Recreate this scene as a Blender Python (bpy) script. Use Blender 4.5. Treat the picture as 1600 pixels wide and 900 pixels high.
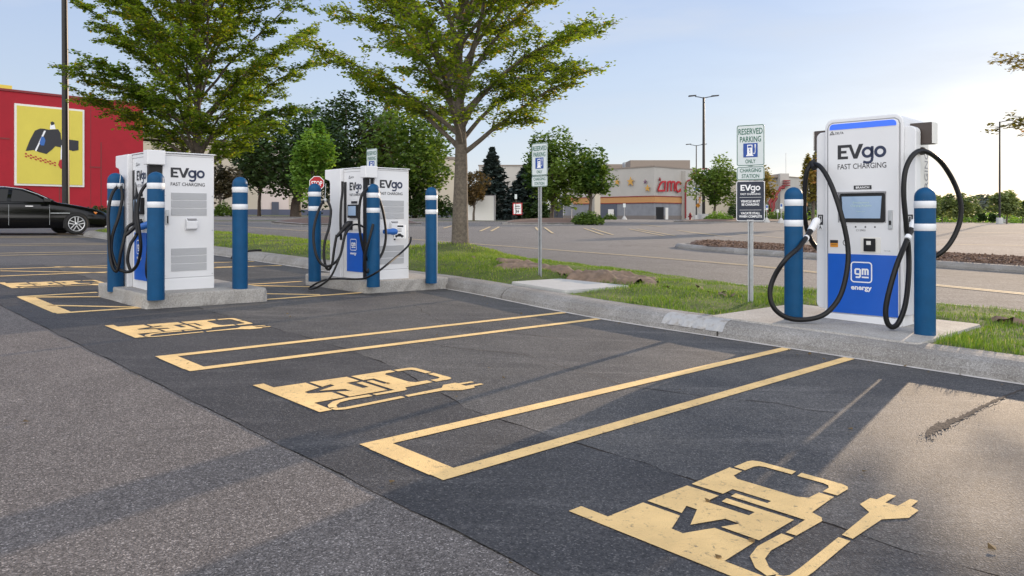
import bpy, math, random
from mathutils import Vector, Matrix
R = math.radians
SC = bpy.context.scene
for o in list(bpy.data.objects): bpy.data.objects.remove(o)
COL = SC.collection

# ------------------------------------------------------------------ camera
FPX = 1179.0
CAMZ = 1.10
cd = bpy.data.cameras.new('camera'); cam = bpy.data.objects.new('camera', cd); COL.objects.link(cam)
cam.location = (0, 0, CAMZ); cam.rotation_euler = (R(90), 0, 0)
cd.sensor_width = 36; cd.lens = FPX / 1600 * 36; cd.shift_y = -113 / 1600
cd.clip_start = 0.05; cd.clip_end = 5000
SC.camera = cam
# ------------------------------------------------------------------ sky and sun
SUN_AZ, SUN_EL = 36.0, 9.5          # azimuth to the right of +Y
w = bpy.data.worlds.new('World'); SC.world = w; w.use_nodes = True
nt = w.node_tree; nt.nodes.clear()
out = nt.nodes.new('ShaderNodeOutputWorld'); bg = nt.nodes.new('ShaderNodeBackground')
sk = nt.nodes.new('ShaderNodeTexSky'); sk.sky_type = 'NISHITA'; sk.sun_disc = False
sk.sun_elevation = R(SUN_EL); sk.sun_rotation = R(SUN_AZ)
sk.air_density = 1.0; sk.dust_density = 0.6; sk.ozone_density = 2.2; sk.altitude = 200
bg.inputs['Strength'].default_value = 0.15
# thin high cloud: mixed into the sky colour by direction
tc = nt.nodes.new('ShaderNodeTexCoord'); mp = nt.nodes.new('ShaderNodeMapping')
mp.inputs['Scale'].default_value = (1.0, 1.0, 5.0); mp.inputs['Rotation'].default_value = (0.12, 0.05, 0.3)
nz = nt.nodes.new('ShaderNodeTexNoise'); nz.inputs['Scale'].default_value = 2.2; nz.inputs['Detail'].default_value = 7; nz.inputs['Roughness'].default_value = .55
cr = nt.nodes.new('ShaderNodeValToRGB'); cr.color_ramp.elements[0].position = .46; cr.color_ramp.elements[0].color = (.90, .90, .90, 1)
cr.color_ramp.elements[1].position = .74; cr.color_ramp.elements[1].color = (.97, .97, .97, 1)
mx = nt.nodes.new('ShaderNodeMix'); mx.data_type = 'RGBA'
L = nt.links.new
# the veil: pale blue overhead, whiter low down, an added bright fill behind the camera for the charger fronts
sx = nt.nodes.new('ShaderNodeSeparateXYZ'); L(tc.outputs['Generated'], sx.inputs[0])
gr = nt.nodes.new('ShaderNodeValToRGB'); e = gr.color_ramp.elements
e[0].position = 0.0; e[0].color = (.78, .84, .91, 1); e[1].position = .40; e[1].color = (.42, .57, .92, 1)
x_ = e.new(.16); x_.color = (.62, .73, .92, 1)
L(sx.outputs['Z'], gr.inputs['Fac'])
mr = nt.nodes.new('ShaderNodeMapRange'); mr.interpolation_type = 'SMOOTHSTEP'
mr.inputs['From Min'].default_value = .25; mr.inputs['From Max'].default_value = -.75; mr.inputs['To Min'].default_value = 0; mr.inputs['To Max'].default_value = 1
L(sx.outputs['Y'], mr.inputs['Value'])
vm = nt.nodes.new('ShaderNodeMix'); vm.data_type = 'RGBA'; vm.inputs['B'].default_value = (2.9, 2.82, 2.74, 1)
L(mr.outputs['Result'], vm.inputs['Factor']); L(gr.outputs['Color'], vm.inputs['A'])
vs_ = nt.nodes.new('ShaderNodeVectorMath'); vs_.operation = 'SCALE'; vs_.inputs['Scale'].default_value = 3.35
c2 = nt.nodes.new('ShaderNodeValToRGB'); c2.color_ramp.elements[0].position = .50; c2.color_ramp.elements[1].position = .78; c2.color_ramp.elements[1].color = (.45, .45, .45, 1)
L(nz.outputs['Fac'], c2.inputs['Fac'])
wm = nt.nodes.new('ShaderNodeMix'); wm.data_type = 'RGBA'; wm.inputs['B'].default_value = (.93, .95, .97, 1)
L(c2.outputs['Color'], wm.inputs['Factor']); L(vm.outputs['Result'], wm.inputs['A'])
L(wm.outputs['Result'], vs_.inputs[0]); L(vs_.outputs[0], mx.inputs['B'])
L(tc.outputs['Generated'], mp.inputs['Vector']); L(mp.outputs['Vector'], nz.inputs['Vector']); L(nz.outputs['Fac'], cr.inputs['Fac'])
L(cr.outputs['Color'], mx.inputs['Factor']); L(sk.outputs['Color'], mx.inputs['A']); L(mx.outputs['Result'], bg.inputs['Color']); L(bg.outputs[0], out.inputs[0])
sl = bpy.data.lights.new('sun', 'SUN'); so = bpy.data.objects.new('sun', sl); COL.objects.link(so)
sl.energy = 2.7; sl.angle = R(0.5); sl.color = (1.0, .76, .52)
sd = Vector((math.sin(R(SUN_AZ)) * math.cos(R(SUN_EL)), math.cos(R(SUN_AZ)) * math.cos(R(SUN_EL)), math.sin(R(SUN_EL))))
so.rotation_euler = sd.to_track_quat('Z', 'Y').to_euler(); so.location = (30, 30, 30)
SC.view_settings.view_transform = 'Standard'; SC.view_settings.look = 'None'
SC.view_settings.exposure = 0.86; SC.view_settings.gamma = 1; SC.view_settings.use_curve_mapping = False
SC.render.engine = 'CYCLES'

# ------------------------------------------------------------------ ground height and coordinates
def smooth(t): t = max(0., min(1., t)); return t * t * (3 - 2 * t)
def gz(x, y):
    near = -0.0284 * x + 0.005 * y
    far = 0.74 - 0.0112 * x
    if y < 25: return near
    k = smooth((y - 25) / 65.)
    return near * (1 - k) + far * k
def PQ(p, q): return (.713 * p - .701 * q, .701 * p + .713 * q)
def toPQ(x, y): return (.713 * x + .701 * y, -.701 * x + .713 * y)
def P3(p, q, dz=0.):
    x, y = PQ(p, q); return Vector((x, y, gz(x, y) + dz))
def at(u, v, Y): return Vector(((u - 800) / FPX * Y, Y, CAMZ + (337 - v) / FPX * Y))
def gp(u, v, dz=0.):
    X = (u - 800) / FPX; Z = (337 - v) / FPX
    f = lambda D: CAMZ + Z * D - gz(X * D, D) - dz
    a = 1.0
    while a < 600 and f(a * 1.03) > 0: a *= 1.03
    b = a * 1.03
    for _ in range(40):
        m = (a + b) / 2
        if f(m) > 0: a = m
        else: b = m
    return Vector((X * a, a, gz(X * a, a) + dz))
ROT = -R(45.5)

# ------------------------------------------------------------------ materials
def newmat(name):
    m = bpy.data.materials.new(name); m.use_nodes = True
    n = m.node_tree; b = n.nodes['Principled BSDF']
    return m, n, b
def mat(name, col, rough=.5, metal=0., var=.06, scale=6., bump=0., bscale=60., spec=.5, coat=0., dirt=None):
    m, n, b = newmat(name)
    b.inputs['Roughness'].default_value = rough; b.inputs['Metallic'].default_value = metal
    b.inputs['Specular IOR Level'].default_value = spec; b.inputs['Coat Weight'].default_value = coat
    tc = n.nodes.new('ShaderNodeTexCoord'); nz = n.nodes.new('ShaderNodeTexNoise')
    nz.inputs['Scale'].default_value = scale; nz.inputs['Detail'].default_value = 6; nz.inputs['Roughness'].default_value = .6
    n.links.new(tc.outputs['Object'], nz.inputs['Vector'])
    cr = n.nodes.new('ShaderNodeValToRGB'); e = cr.color_ramp.elements
    e[0].position = .3; e[1].position = .7
    e[0].color = tuple(c * (1 - var) for c in col) + (1,); e[1].color = tuple(min(1, c * (1 + var)) for c in col) + (1,)
    n.links.new(nz.outputs['Fac'], cr.inputs['Fac'])
    last = cr.outputs['Color']
    if dirt:
        nz2 = n.nodes.new('ShaderNodeTexNoise'); nz2.inputs['Scale'].default_value = dirt[1]; nz2.inputs['Detail'].default_value = 8
        nz2.inputs['Roughness'].default_value = .7
        n.links.new(tc.outputs['Object'], nz2.inputs['Vector'])
        c2 = n.nodes.new('ShaderNodeValToRGB'); c2.color_ramp.elements[0].position = dirt[2]; c2.color_ramp.elements[1].position = dirt[3]
        n.links.new(nz2.outputs['Fac'], c2.inputs['Fac'])
        mx = n.nodes.new('ShaderNodeMix'); mx.data_type = 'RGBA'; mx.inputs['B'].default_value = tuple(dirt[0]) + (1,)
        n.links.new(c2.outputs['Color'], mx.inputs['Factor']); n.links.new(last, mx.inputs['A']); last = mx.outputs['Result']
    n.links.new(last, b.inputs['Base Color'])
    if bump:
        nb = n.nodes.new('ShaderNodeTexNoise'); nb.inputs['Scale'].default_value = bscale; nb.inputs['Detail'].default_value = 5
        n.links.new(tc.outputs['Object'], nb.inputs['Vector'])
        bp = n.nodes.new('ShaderNodeBump'); bp.inputs['Strength'].default_value = bump; bp.inputs['Distance'].default_value = .01
        n.links.new(nb.outputs['Fac'], bp.inputs['Height']); n.links.new(bp.outputs[0], b.inputs['Normal'])
    return m
def asphalt(name, base, light, dark, patch, pscale=.5, gscale=130., rough=.85, bump=.6, stone=.62, grain=.3, streak=False):
    """asphalt: large worn patches, fine binder noise, pale stone chips, dark pits"""
    m, n, b = newmat(name); N = n.nodes.new; K = n.links.new
    geo = N('ShaderNodeNewGeometry')
    def noise(s, d=4, r=.6, vec=None, dist=0.):
        t = N('ShaderNodeTexNoise'); t.inputs['Scale'].default_value = s; t.inputs['Detail'].default_value = d; t.inputs['Roughness'].default_value = r
        t.inputs['Distortion'].default_value = dist
        K(vec or geo.outputs['Position'], t.inputs['Vector']); return t.outputs['Fac']
    def ramp(f, a, bb):
        c = N('ShaderNodeValToRGB'); c.color_ramp.elements[0].position = a; c.color_ramp.elements[1].position = bb; K(f, c.inputs['Fac']); return c.outputs['Color']
    def mix(f, A, B):
        x = N('ShaderNodeMix'); x.data_type = 'RGBA'; K(f, x.inputs['Factor'])
        for k, v in (('A', A), ('B', B)):
            if isinstance(v, tuple): x.inputs[k].default_value = v + (1,)
            else: K(v, x.inputs[k])
        return x.outputs['Result']
    c = mix(ramp(noise(pscale, 6, .65, dist=.4), .38, .66), base, patch)
    if streak:
        mpn = N('ShaderNodeMapping'); mpn.inputs['Rotation'].default_value = (0, 0, R(-44.5)); mpn.inputs['Scale'].default_value = (.35, 2.6, 1)
        K(geo.outputs['Position'], mpn.inputs['Vector'])
        c = mix(ramp(noise(1.6, 6, .7, mpn.outputs['Vector'], .8), .52, .78), c, tuple(min(1, x * 1.55) for x in patch))
    c = mix(ramp(noise(gscale * .35, 3, .8), .35, .75), c, dark)
    st = N('ShaderNodeTexVoronoi'); st.inputs['Scale'].default_value = gscale; K(geo.outputs['Position'], st.inputs['Vector'])
    sp = N('ShaderNodeSeparateColor'); K(st.outputs['Color'], sp.inputs['Color'])
    g = ramp(sp.outputs['Red'], stone, min(1., stone + .3))
    g2 = N('ShaderNodeMath'); g2.operation = 'MULTIPLY'; K(g, g2.inputs[0]); g2.inputs[1].default_value = .55
    c = mix(g2.outputs[0], c, light)
    mv = N('ShaderNodeMapRange'); mv.inputs['To Min'].default_value = 1 - grain; mv.inputs['To Max'].default_value = 1 + grain; K(sp.outputs['Green'], mv.inputs['Value'])
    big = N('ShaderNodeMapRange'); big.inputs['From Min'].default_value = .3; big.inputs['From Max'].default_value = .7; big.inputs['To Min'].default_value = .86; big.inputs['To Max'].default_value = 1.12; K(noise(1.7, 5, .7, dist=1.2), big.inputs['Value'])
    pr_ = N('ShaderNodeMath'); pr_.operation = 'MULTIPLY'; K(mv.outputs[0], pr_.inputs[0]); K(big.outputs[0], pr_.inputs[1])
    sc_ = N('ShaderNodeVectorMath'); sc_.operation = 'SCALE'; K(c, sc_.inputs[0]); K(pr_.outputs[0], sc_.inputs['Scale']); c = sc_.outputs[0]
    K(c, b.inputs['Base Color'])
    b.inputs['Roughness'].default_value = rough; b.inputs['Specular IOR Level'].default_value = .35
    bp = N('ShaderNodeBump'); bp.inputs['Strength'].default_value = bump; bp.inputs['Distance'].default_value = .004
    ad = N('ShaderNodeMath'); ad.operation = 'ADD'; K(st.outputs['Distance'], ad.inputs[0]); K(noise(gscale * .6, 3, .7), ad.inputs[1])
    K(ad.outputs[0], bp.inputs['Height']); K(bp.outputs[0], b.inputs['Normal'])
    return m
def leafmat(name, c1, c2, c3=None, trans=.35):
    """leaf colour per leaf from a random attribute; thin leaves let light through"""
    m, n, b = newmat(name); N = n.nodes.new; K = n.links.new
    at_ = N('ShaderNodeAttribute'); at_.attribute_name = 'tint'
    cr = N('ShaderNodeValToRGB'); e = cr.color_ramp.elements
    e[0].position = .0; e[0].color = c1 + (1,); e[1].position = .75; e[1].color = c2 + (1,)
    if c3: x = e.new(.97); x.color = c3 + (1,)
    K(at_.outputs['Fac'], cr.inputs['Fac']); K(cr.outputs['Color'], b.inputs['Base Color'])
    b.inputs['Roughness'].default_value = .55; b.inputs['Specular IOR Level'].default_value = .3
    tr = N('ShaderNodeBsdfTranslucent'); mu = N('ShaderNodeMix'); mu.data_type = 'RGBA'; mu.blend_type = 'MULTIPLY'; mu.inputs['Factor'].default_value = 1
    K(cr.outputs['Color'], mu.inputs['A']); mu.inputs['B'].default_value = (2.0, 2.0, .9, 1); K(mu.outputs['Result'], tr.inputs['Color'])
    ms = N('ShaderNodeMixShader'); ms.inputs[0].default_value = trans
    K(b.outputs[0], ms.inputs[1]); K(tr.outputs[0], ms.inputs[2]); K(ms.outputs[0], n.nodes['Material Output'].inputs[0])
    return m
M = {}
M['white'] = mat('white_paint', (.69, .70, .725), .38, var=.02, scale=3, dirt=((.62, .61, .58), 7, .62, .85))
M['offwhite'] = mat('off_white_panel', (.72, .71, .68), .4, var=.02)
M['grille'] = mat('grille', (.42, .43, .45), .6, var=.05, scale=200, bump=.5, bscale=250)
M['seam'] = mat('seam_line', (.28, .28, .30), .6)
M['blue'] = mat('charger_blue', (.004, .100, .52), .35, var=.04)
M['plugblue'] = mat('plug_blue', (.02, .12, .42), .4)
M['bollard'] = mat('bollard_blue', (.002, .060, .158), .5, spec=.22, var=.12, scale=9, dirt=((.03, .10, .17), 14, .60, .85))
M['reflect'] = mat('reflective_band', (.66, .68, .72), .35, var=.03)
M['black'] = mat('black_plastic', (.009, .009, .011), .45, spec=.35, var=.1)
M['rubber'] = mat('black_rubber', (.006, .006, .007), .42, spec=.3, var=.2, scale=40)
M['navy'] = mat('navy_print', (.012, .022, .065), .45, var=.03)
M['ink'] = mat('black_print', (.015, .016, .022), .45, var=.03)
M['whiteprint'] = mat('white_print', (.85, .86, .88), .45, var=.02)
M['brown'] = mat('brown_metal', (.055, .040, .034), .40, var=.06)
M['screen'] = mat('screen_glass', (.22, .30, .42), .12, var=.10, scale=3)
M['screenink'] = mat('screen_print', (.45, .62, .55), .3)
M['lightbar'] = mat('light_bar_blue', (.03, .11, .62), .3)
M['orange'] = mat('orange_label', (.62, .25, .02), .5)
M['steel'] = mat('galvanised_steel', (.42, .44, .46), .45, metal=.7, var=.14, scale=18)
M['concrete'] = mat('concrete_pad', (.40, .385, .36), .85, var=.14, scale=7, bump=.7, bscale=60, dirt=((.22, .205, .185), 4.5, .48, .68))
M['kerb'] = mat('kerb_concrete', (.22, .205, .19), .9, var=.35, scale=4, bump=.9, bscale=60, dirt=((.46, .46, .47), 3.1, .60, .74))
M['slab'] = mat('pale_slab', (.40, .40, .395), .8, var=.06, bump=.2)
M['gutter'] = mat('gutter_seal', (.44, .42, .40), .85, var=.2, scale=8)
M['paint'] = mat('yellow_paint', (.76, .52, .225), .75, var=.16, scale=3.2, bump=.6, bscale=170, dirt=((.17, .135, .095), 34, .57, .70))
M['paintold'] = mat('faded_yellow_paint', (.52, .40, .21), .8, var=.12, scale=3, dirt=((.25, .21, .16), 30, .45, .75))
M['signgreen'] = mat('sign_green', (.02, .13, .09), .5)
M['signface'] = mat('sign_face', (.60, .66, .67), .35, var=.03, scale=12)
M['signblue'] = mat('sign_blue', (.01, .06, .30), .45)
M['signnavy'] = mat('sign_navy', (.012, .020, .042), .45)
M['stopred'] = mat('stop_red', (.42, .012, .018), .45)
M['red'] = mat('red_stucco', (.36, .010, .022), .8, var=.10, scale=.8, dirt=((.27, .008, .017), .4, .5, .8))
M['redlight'] = mat('pink_panel', (.46, .15, .16), .8)
M['yellow'] = mat('poster_yellow', (.66, .56, .085), .7, var=.05, scale=.5)
M['cream'] = mat('cream_wall', (.52, .465, .37), .85, var=.04, scale=.4)
M['creampale'] = mat('pale_cream_wall', (.66, .57, .52), .85, var=.03, scale=.4)
M['greycream'] = mat('grey_cream_wall', (.40, .385, .36), .85, var=.06, scale=.3, dirt=((.42, .40, .37), .6, .5, .8))
M['blockgrey'] = mat('grey_block', (.20, .21, .235), .85, var=.14, scale=.8)
M['blockdark'] = mat('dark_block_base', (.17, .15, .14), .85, var=.12)
M['slate'] = mat('slate_door', (.075, .085, .115), .6, var=.05)
M['bandblue'] = mat('slate_blue_wall_base', (.095, .105, .15), .8, var=.06)
M['ochre'] = mat('ochre_band', (.45, .235, .09), .7, var=.05)
M['maroon'] = mat('maroon_metal', (.20, .015, .018), .5)
M['gold'] = mat('gold_star', (.50, .28, .06), .5)
M['purple'] = mat('plum_star', (.16, .09, .14), .6)
M['taupe'] = mat('taupe_roof', (.24, .20, .17), .8)
M['bronze'] = mat('dark_bronze_pole', (.016, .014, .014), .40, metal=.3, var=.1)
M['carpaint'] = mat('black_car_paint', (.003, .003, .004), .14, var=.05, coat=.15, spec=.35)
M['glass'] = mat('tinted_glass', (.006, .007, .008), .04, var=.05, spec=.35)
M['chrome'] = mat('bright_trim', (.60, .60, .62), .15, metal=1., var=.03)
M['alloy'] = mat('alloy_rim', (.62, .63, .66), .3, metal=.8, var=.05)
M['tyre'] = mat('tyre', (.015, .015, .016), .8)
M['lamp'] = mat('headlamp', (.60, .58, .55), .12, var=.2, scale=30)
M['amber'] = mat('amber_lens', (.70, .22, .02), .2)
M['bark'] = mat('bark', (.10, .080, .065), .95, var=.35, scale=14, bump=1., bscale=30)
M['barkgrey'] = mat('grey_bark', (.125, .105, .085), .95, var=.40, scale=22, bump=1., bscale=35)
M['mulch'] = mat('mulch_bed', (.12, .075, .055), .95, var=.4, scale=25, bump=1., bscale=40)
M['chip'] = mat('wood_chip', (.21, .14, .105), .95, var=.5, scale=30)
M['soil'] = mat('bare_soil', (.17, .12, .088), .95, var=.35, scale=9, bump=1., bscale=26)
M['turf'] = mat('turf_soil', (.075, .095, .022), .95, var=.35, scale=5, bump=.5)
M['pot'] = mat('broken_asphalt', (.040, .031, .026), .95, var=.5, scale=22, bump=1., bscale=50)
M['wood'] = mat('distant_wood', (.05, .075, .03), .9, var=.3, scale=.3)
M['patchpaint'] = mat('pale_kerb_patch', (.38, .385, .395), .85, var=.2, scale=9, bump=.5, dirt=((.26, .245, .23), 9, .47, .62))
M['kerb'] = asphalt('kerb_concrete', (.225, .212, .198), (.42, .41, .39), (.12, .112, .104), (.34, .335, .33), pscale=1.6, gscale=190, bump=.6, stone=.7, grain=.16)
M['concrete'] = asphalt('concrete_pad', (.36, .345, .325), (.50, .49, .47), (.20, .185, .17), (.44, .43, .41), pscale=2.0, gscale=190, bump=.5, stone=.75, grain=.12)
M['oldasph'] = asphalt('old_asphalt', (.138, .124, .117), (.46, .42, .40), (.048, .043, .041), (.168, .150, .140), pscale=.5, gscale=205, stone=.74, bump=.8, grain=.45)
M['newasph'] = asphalt('new_asphalt', (.037, .037, .041), (.19, .18, .175), (.018, .018, .021), (.080, .077, .077), pscale=.42, gscale=170, stone=.80, bump=.5, rough=.74, streak=True)
M['wornasph'] = asphalt('worn_new_asphalt', (.060, .060, .063), (.24, .225, .215), (.024, .024, .026), (.125, .118, .112), pscale=.75, gscale=170, stone=.76, bump=.5, rough=.74, streak=True)
M['gapasph'] = asphalt('worn_asphalt', (.080, .080, .084), (.24, .22, .21), (.035, .034, .036), (.12, .115, .115), pscale=.7, gscale=140, stone=.76, bump=.5, rough=.75, streak=True)
M['road'] = asphalt('road_asphalt', (.148, .143, .139), (.33, .315, .30), (.075, .072, .069), (.180, .172, .166), pscale=.22, gscale=75, bump=.3, streak=True)
M['farlot'] = asphalt('far_lot_surface', (.24, .212, .19), (.42, .37, .33), (.17, .148, .13), (.34, .30, .262), pscale=.14, gscale=30, bump=.15, streak=True)
M['grass'] = leafmat('grass_blades', (.050, .120, .012), (.145, .225, .026), (.34, .31, .12), .35)
M['leaf1'] = leafmat('maple_leaves', (.060, .120, .012), (.215, .265, .030), (.42, .26, .04), .55)
M['leaf2'] = leafmat('maple_leaves_dark', (.045, .105, .012), (.19, .245, .026), (.36, .23, .03), .55)
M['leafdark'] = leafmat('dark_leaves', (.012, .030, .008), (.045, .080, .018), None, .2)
M['leafmid'] = leafmat('mid_green_leaves', (.028, .065, .012), (.12, .18, .035), None, .4)
M['leaffar'] = leafmat('far_leaves', (.085, .12, .055), (.21, .25, .10), None, .35)
M['leafwood'] = leafmat('far_wood_leaves', (.085, .10, .085), (.15, .165, .12), None, .2)
M['leafbright'] = leafmat('bright_green_leaves', (.06, .14, .02), (.19, .30, .05), None, .35)
M['leafblue'] = leafmat('blue_spruce_needles', (.015, .026, .024), (.050, .072, .066), None, .1)
M['leafbrown'] = leafmat('brown_leaves', (.055, .042, .022), (.15, .10, .045), None, .3)
M['leafyellow'] = leafmat('yellowing_leaves', (.09, .09, .02), (.26, .19, .05), (.35, .17, .05), .45)
M['leafred'] = leafmat('dusky_leaves', (.03, .03, .015), (.08, .06, .03), None, .2)

for k_, st_ in (('screen', .12), ('lightbar', .35)):
    b_ = M[k_].node_tree.nodes['Principled BSDF']; b_.inputs['Emission Color'].default_value = (.35, .48, .68, 1) if k_ == 'screen' else (.02, .12, .75, 1); b_.inputs['Emission Strength'].default_value = st_
for k_, r_, sp_ in (('farlot', 1., .08), ('road', .95, .15)):
    b_ = M[k_].node_tree.nodes['Principled BSDF']; b_.inputs['Roughness'].default_value = r_; b_.inputs['Specular IOR Level'].default_value = sp_
# ------------------------------------------------------------------ mesh builder
class MB:
    def __init__(s): s.v = []; s.f = []; s.s = []; s.m = []; s.mi = 0; s.tint = None
    def add(s, vs, fs, smooth=False):
        k = len(s.v); s.v += [Vector(a) for a in vs]
        for f in fs: s.f.append([i + k for i in f]); s.s.append(smooth); s.m.append(s.mi)
    def box(s, x0, x1, y0, y1, z0, z1, T=None):
        vs = [Vector((x, y, z)) for z in (z0, z1) for y in (y0, y1) for x in (x0, x1)]
        if T: vs = [T @ a for a in vs]
        s.add(vs, [(0, 2, 3, 1), (4, 5, 7, 6), (0, 1, 5, 4), (2, 6, 7, 3), (0, 4, 6, 2), (1, 3, 7, 5)])
    def prism(s, poly, f0, f1):
        """polygon in 2d, extruded between the maps f0 and f1"""
        n = len(poly)
        s.add([f0(*a) for a in poly] + [f1(*a) for a in poly],
              [tuple(range(n))[::-1], tuple(range(n, 2 * n))] + [(i, (i + 1) % n, n + (i + 1) % n, n + i) for i in range(n)])
    def poly(s, poly, f): s.add([f(*a) for a in poly], [tuple(range(len(poly)))])
    def tube(s, pts, r, seg=8, cap=True, rs=None):
        pts = [Vector(a) for a in pts]; n = len(pts); ring = []; vs = []
        up = Vector((0, 0, 1)); t = (pts[1] - pts[0]).normalized()
        if abs(t.z) > .9: up = Vector((1, 0, 0))
        nrm = (up - t * up.dot(t)).normalized()
        for i in range(n):
            a = pts[max(0, i - 1)]; b = pts[min(n - 1, i + 1)]; t = (b - a).normalized() if (b - a).length > 1e-9 else t
            nrm = (nrm - t * nrm.dot(t)); nrm = nrm.normalized() if nrm.length > 1e-6 else t.orthogonal().normalized()
            bi = t.cross(nrm); rr = rs[i] if rs else r
            for k in range(seg):
                an = 2 * math.pi * k / seg; vs.append(pts[i] + (nrm * math.cos(an) + bi * math.sin(an)) * rr)
        fs = [(i * seg + k, i * seg + (k + 1) % seg, (i + 1) * seg + (k + 1) % seg, (i + 1) * seg + k) for i in range(n - 1) for k in range(seg)]
        s.add(vs, fs, True)
        if cap:
            s.add(vs[:seg], [tuple(range(seg))[::-1]]); s.add(vs[-seg:], [tuple(range(seg))])
    def lathe(s, prof, c=(0, 0, 0), seg=28, T=None):
        vs = []; n = len(prof)
        for r, z in prof:
            for k in range(seg):
                a = 2 * math.pi * k / seg; p = Vector((c[0] + r * math.cos(a), c[1] + r * math.sin(a), c[2] + z)); vs.append(T @ p if T else p)
        s.add(vs, [(i * seg + k, i * seg + (k + 1) % seg, (i + 1) * seg + (k + 1) % seg, (i + 1) * seg + k) for i in range(n - 1) for k in range(seg)], True)
        s.add(vs[:seg], [tuple(range(seg))[::-1]]); s.add(vs[-seg:], [tuple(range(seg))])
    def stroke(s, pts, wd, f, closed=False):
        """flat band of width wd along 2d points"""
        n = len(pts); L_ = []; R_ = []
        for i in range(n):
            a = Vector(pts[(i - 1) % n] if (closed or i > 0) else pts[i]); b = Vector(pts[i]); c = Vector(pts[(i + 1) % n] if (closed or i < n - 1) else pts[i])
            d1 = (b - a); d2 = (c - b)
            if d1.length < 1e-9: d1 = d2
            if d2.length < 1e-9: d2 = d1
            d1.normalize(); d2.normalize(); n1 = Vector((-d1.y, d1.x)); n2 = Vector((-d2.y, d2.x)); m = n1 + n2
            if m.length < .2: m = n1.copy()
            m.normalize(); k = min(1.6, 1 / max(.3, m.dot(n1))) * wd / 2
            L_.append(b + m * k); R_.append(b - m * k)
        vs = [f(*a) for a in L_] + [f(*a) for a in R_]
        s.add(vs, [(i, (i + 1) % n, n + (i + 1) % n, n + i) for i in range(n if closed else n - 1)])
    def build(s, name, mats, parent=None, world=False, bevel=0., seg=2):
        me = bpy.data.meshes.new(name); vs = s.v
        if parent is not None and world:
            inv = (Matrix.Translation(parent.location) @ parent.rotation_euler.to_matrix().to_4x4()).inverted(); vs = [inv @ a for a in vs]
        me.from_pydata([tuple(a) for a in vs], [], s.f)
        for m_ in (mats if isinstance(mats, (list, tuple)) else [mats]): me.materials.append(m_)
        me.polygons.foreach_set('use_smooth', s.s); me.polygons.foreach_set('material_index', s.m)
        if s.tint is not None:
            a = me.attributes.new('tint', 'FLOAT', 'FACE'); a.data.foreach_set('value', s.tint)
        me.update()
        o = bpy.data.objects.new(name, me); COL.objects.link(o)
        if parent: o.parent = parent
        if bevel:
            b = o.modifiers.new('bevel', 'BEVEL'); b.width = bevel; b.segments = seg; b.limit_method = 'ANGLE'; b.angle_limit = R(40); b.harden_normals = False
        return o
def tag(o, label, cat, group=None):
    o['label'] = label; o['category'] = cat
    if group: o['group'] = group
    return o
def struct(o): o['kind'] = 'structure'; return o
def stuff(o): o['kind'] = 'stuff'; return o
def thing(name, label, cat, loc=(0, 0, 0), rotz=0., group=None):
    o = bpy.data.objects.new(name, None); COL.objects.link(o); o.location = loc; o.rotation_euler = (0, 0, rotz); o.empty_display_size = .2
    return tag(o, label, cat, group)
def relabel(o, label, loc=None):
    """copy of a thing with its parts and sub-parts"""
    r = o.copy(); COL.objects.link(r); r['label'] = label
    if loc is not None: r.location = loc
    for ch in [c for c in bpy.data.objects if c.parent == o]:
        c = ch.copy(); COL.objects.link(c); c.parent = r
        for g in [c2 for c2 in bpy.data.objects if c2.parent == ch]:
            d = g.copy(); COL.objects.link(d); d.parent = c
    return r
def text2d(body, off=0.):
    cu = bpy.data.curves.new('t', 'FONT'); cu.body = body; cu.size = 1; cu.offset = off; cu.resolution_u = 3
    ob = bpy.data.objects.new('t', cu); COL.objects.link(ob)
    me = bpy.data.meshes.new_from_object(ob)
    vs = [(v.co.x, v.co.y) for v in me.vertices]; fs = [tuple(p.vertices) for p in me.polygons]
    bpy.data.objects.remove(ob); bpy.data.meshes.remove(me); bpy.data.curves.remove(cu)
    return vs, fs
def text(mb, body, x0, x1, z0, capz, f, off=0.015):
    """text fitted between x0..x1 with its capitals between z0..capz"""
    vs, fs = text2d(body, off); xs = [a[0] for a in vs]
    lo, hi = min(xs), max(xs); H = .70
    mb.add([f(x0 + (a - lo) / (hi - lo) * (x1 - x0), z0 + b / H * (capz - z0)) for a, b in vs], fs)
def ring(cx, cz, ro, ri, f, mb, a0=0, a1=360, n=24):
    for i in range(n):
        a = R(a0 + (a1 - a0) * i / n); b = R(a0 + (a1 - a0) * (i + 1) / n)
        mb.add([f(cx + ro * math.cos(a), cz + ro * math.sin(a)), f(cx + ro * math.cos(b), cz + ro * math.sin(b)),
                f(cx + ri * math.cos(b), cz + ri * math.sin(b)), f(cx + ri * math.cos(a), cz + ri * math.sin(a))], [(0, 1, 2, 3)])
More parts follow.
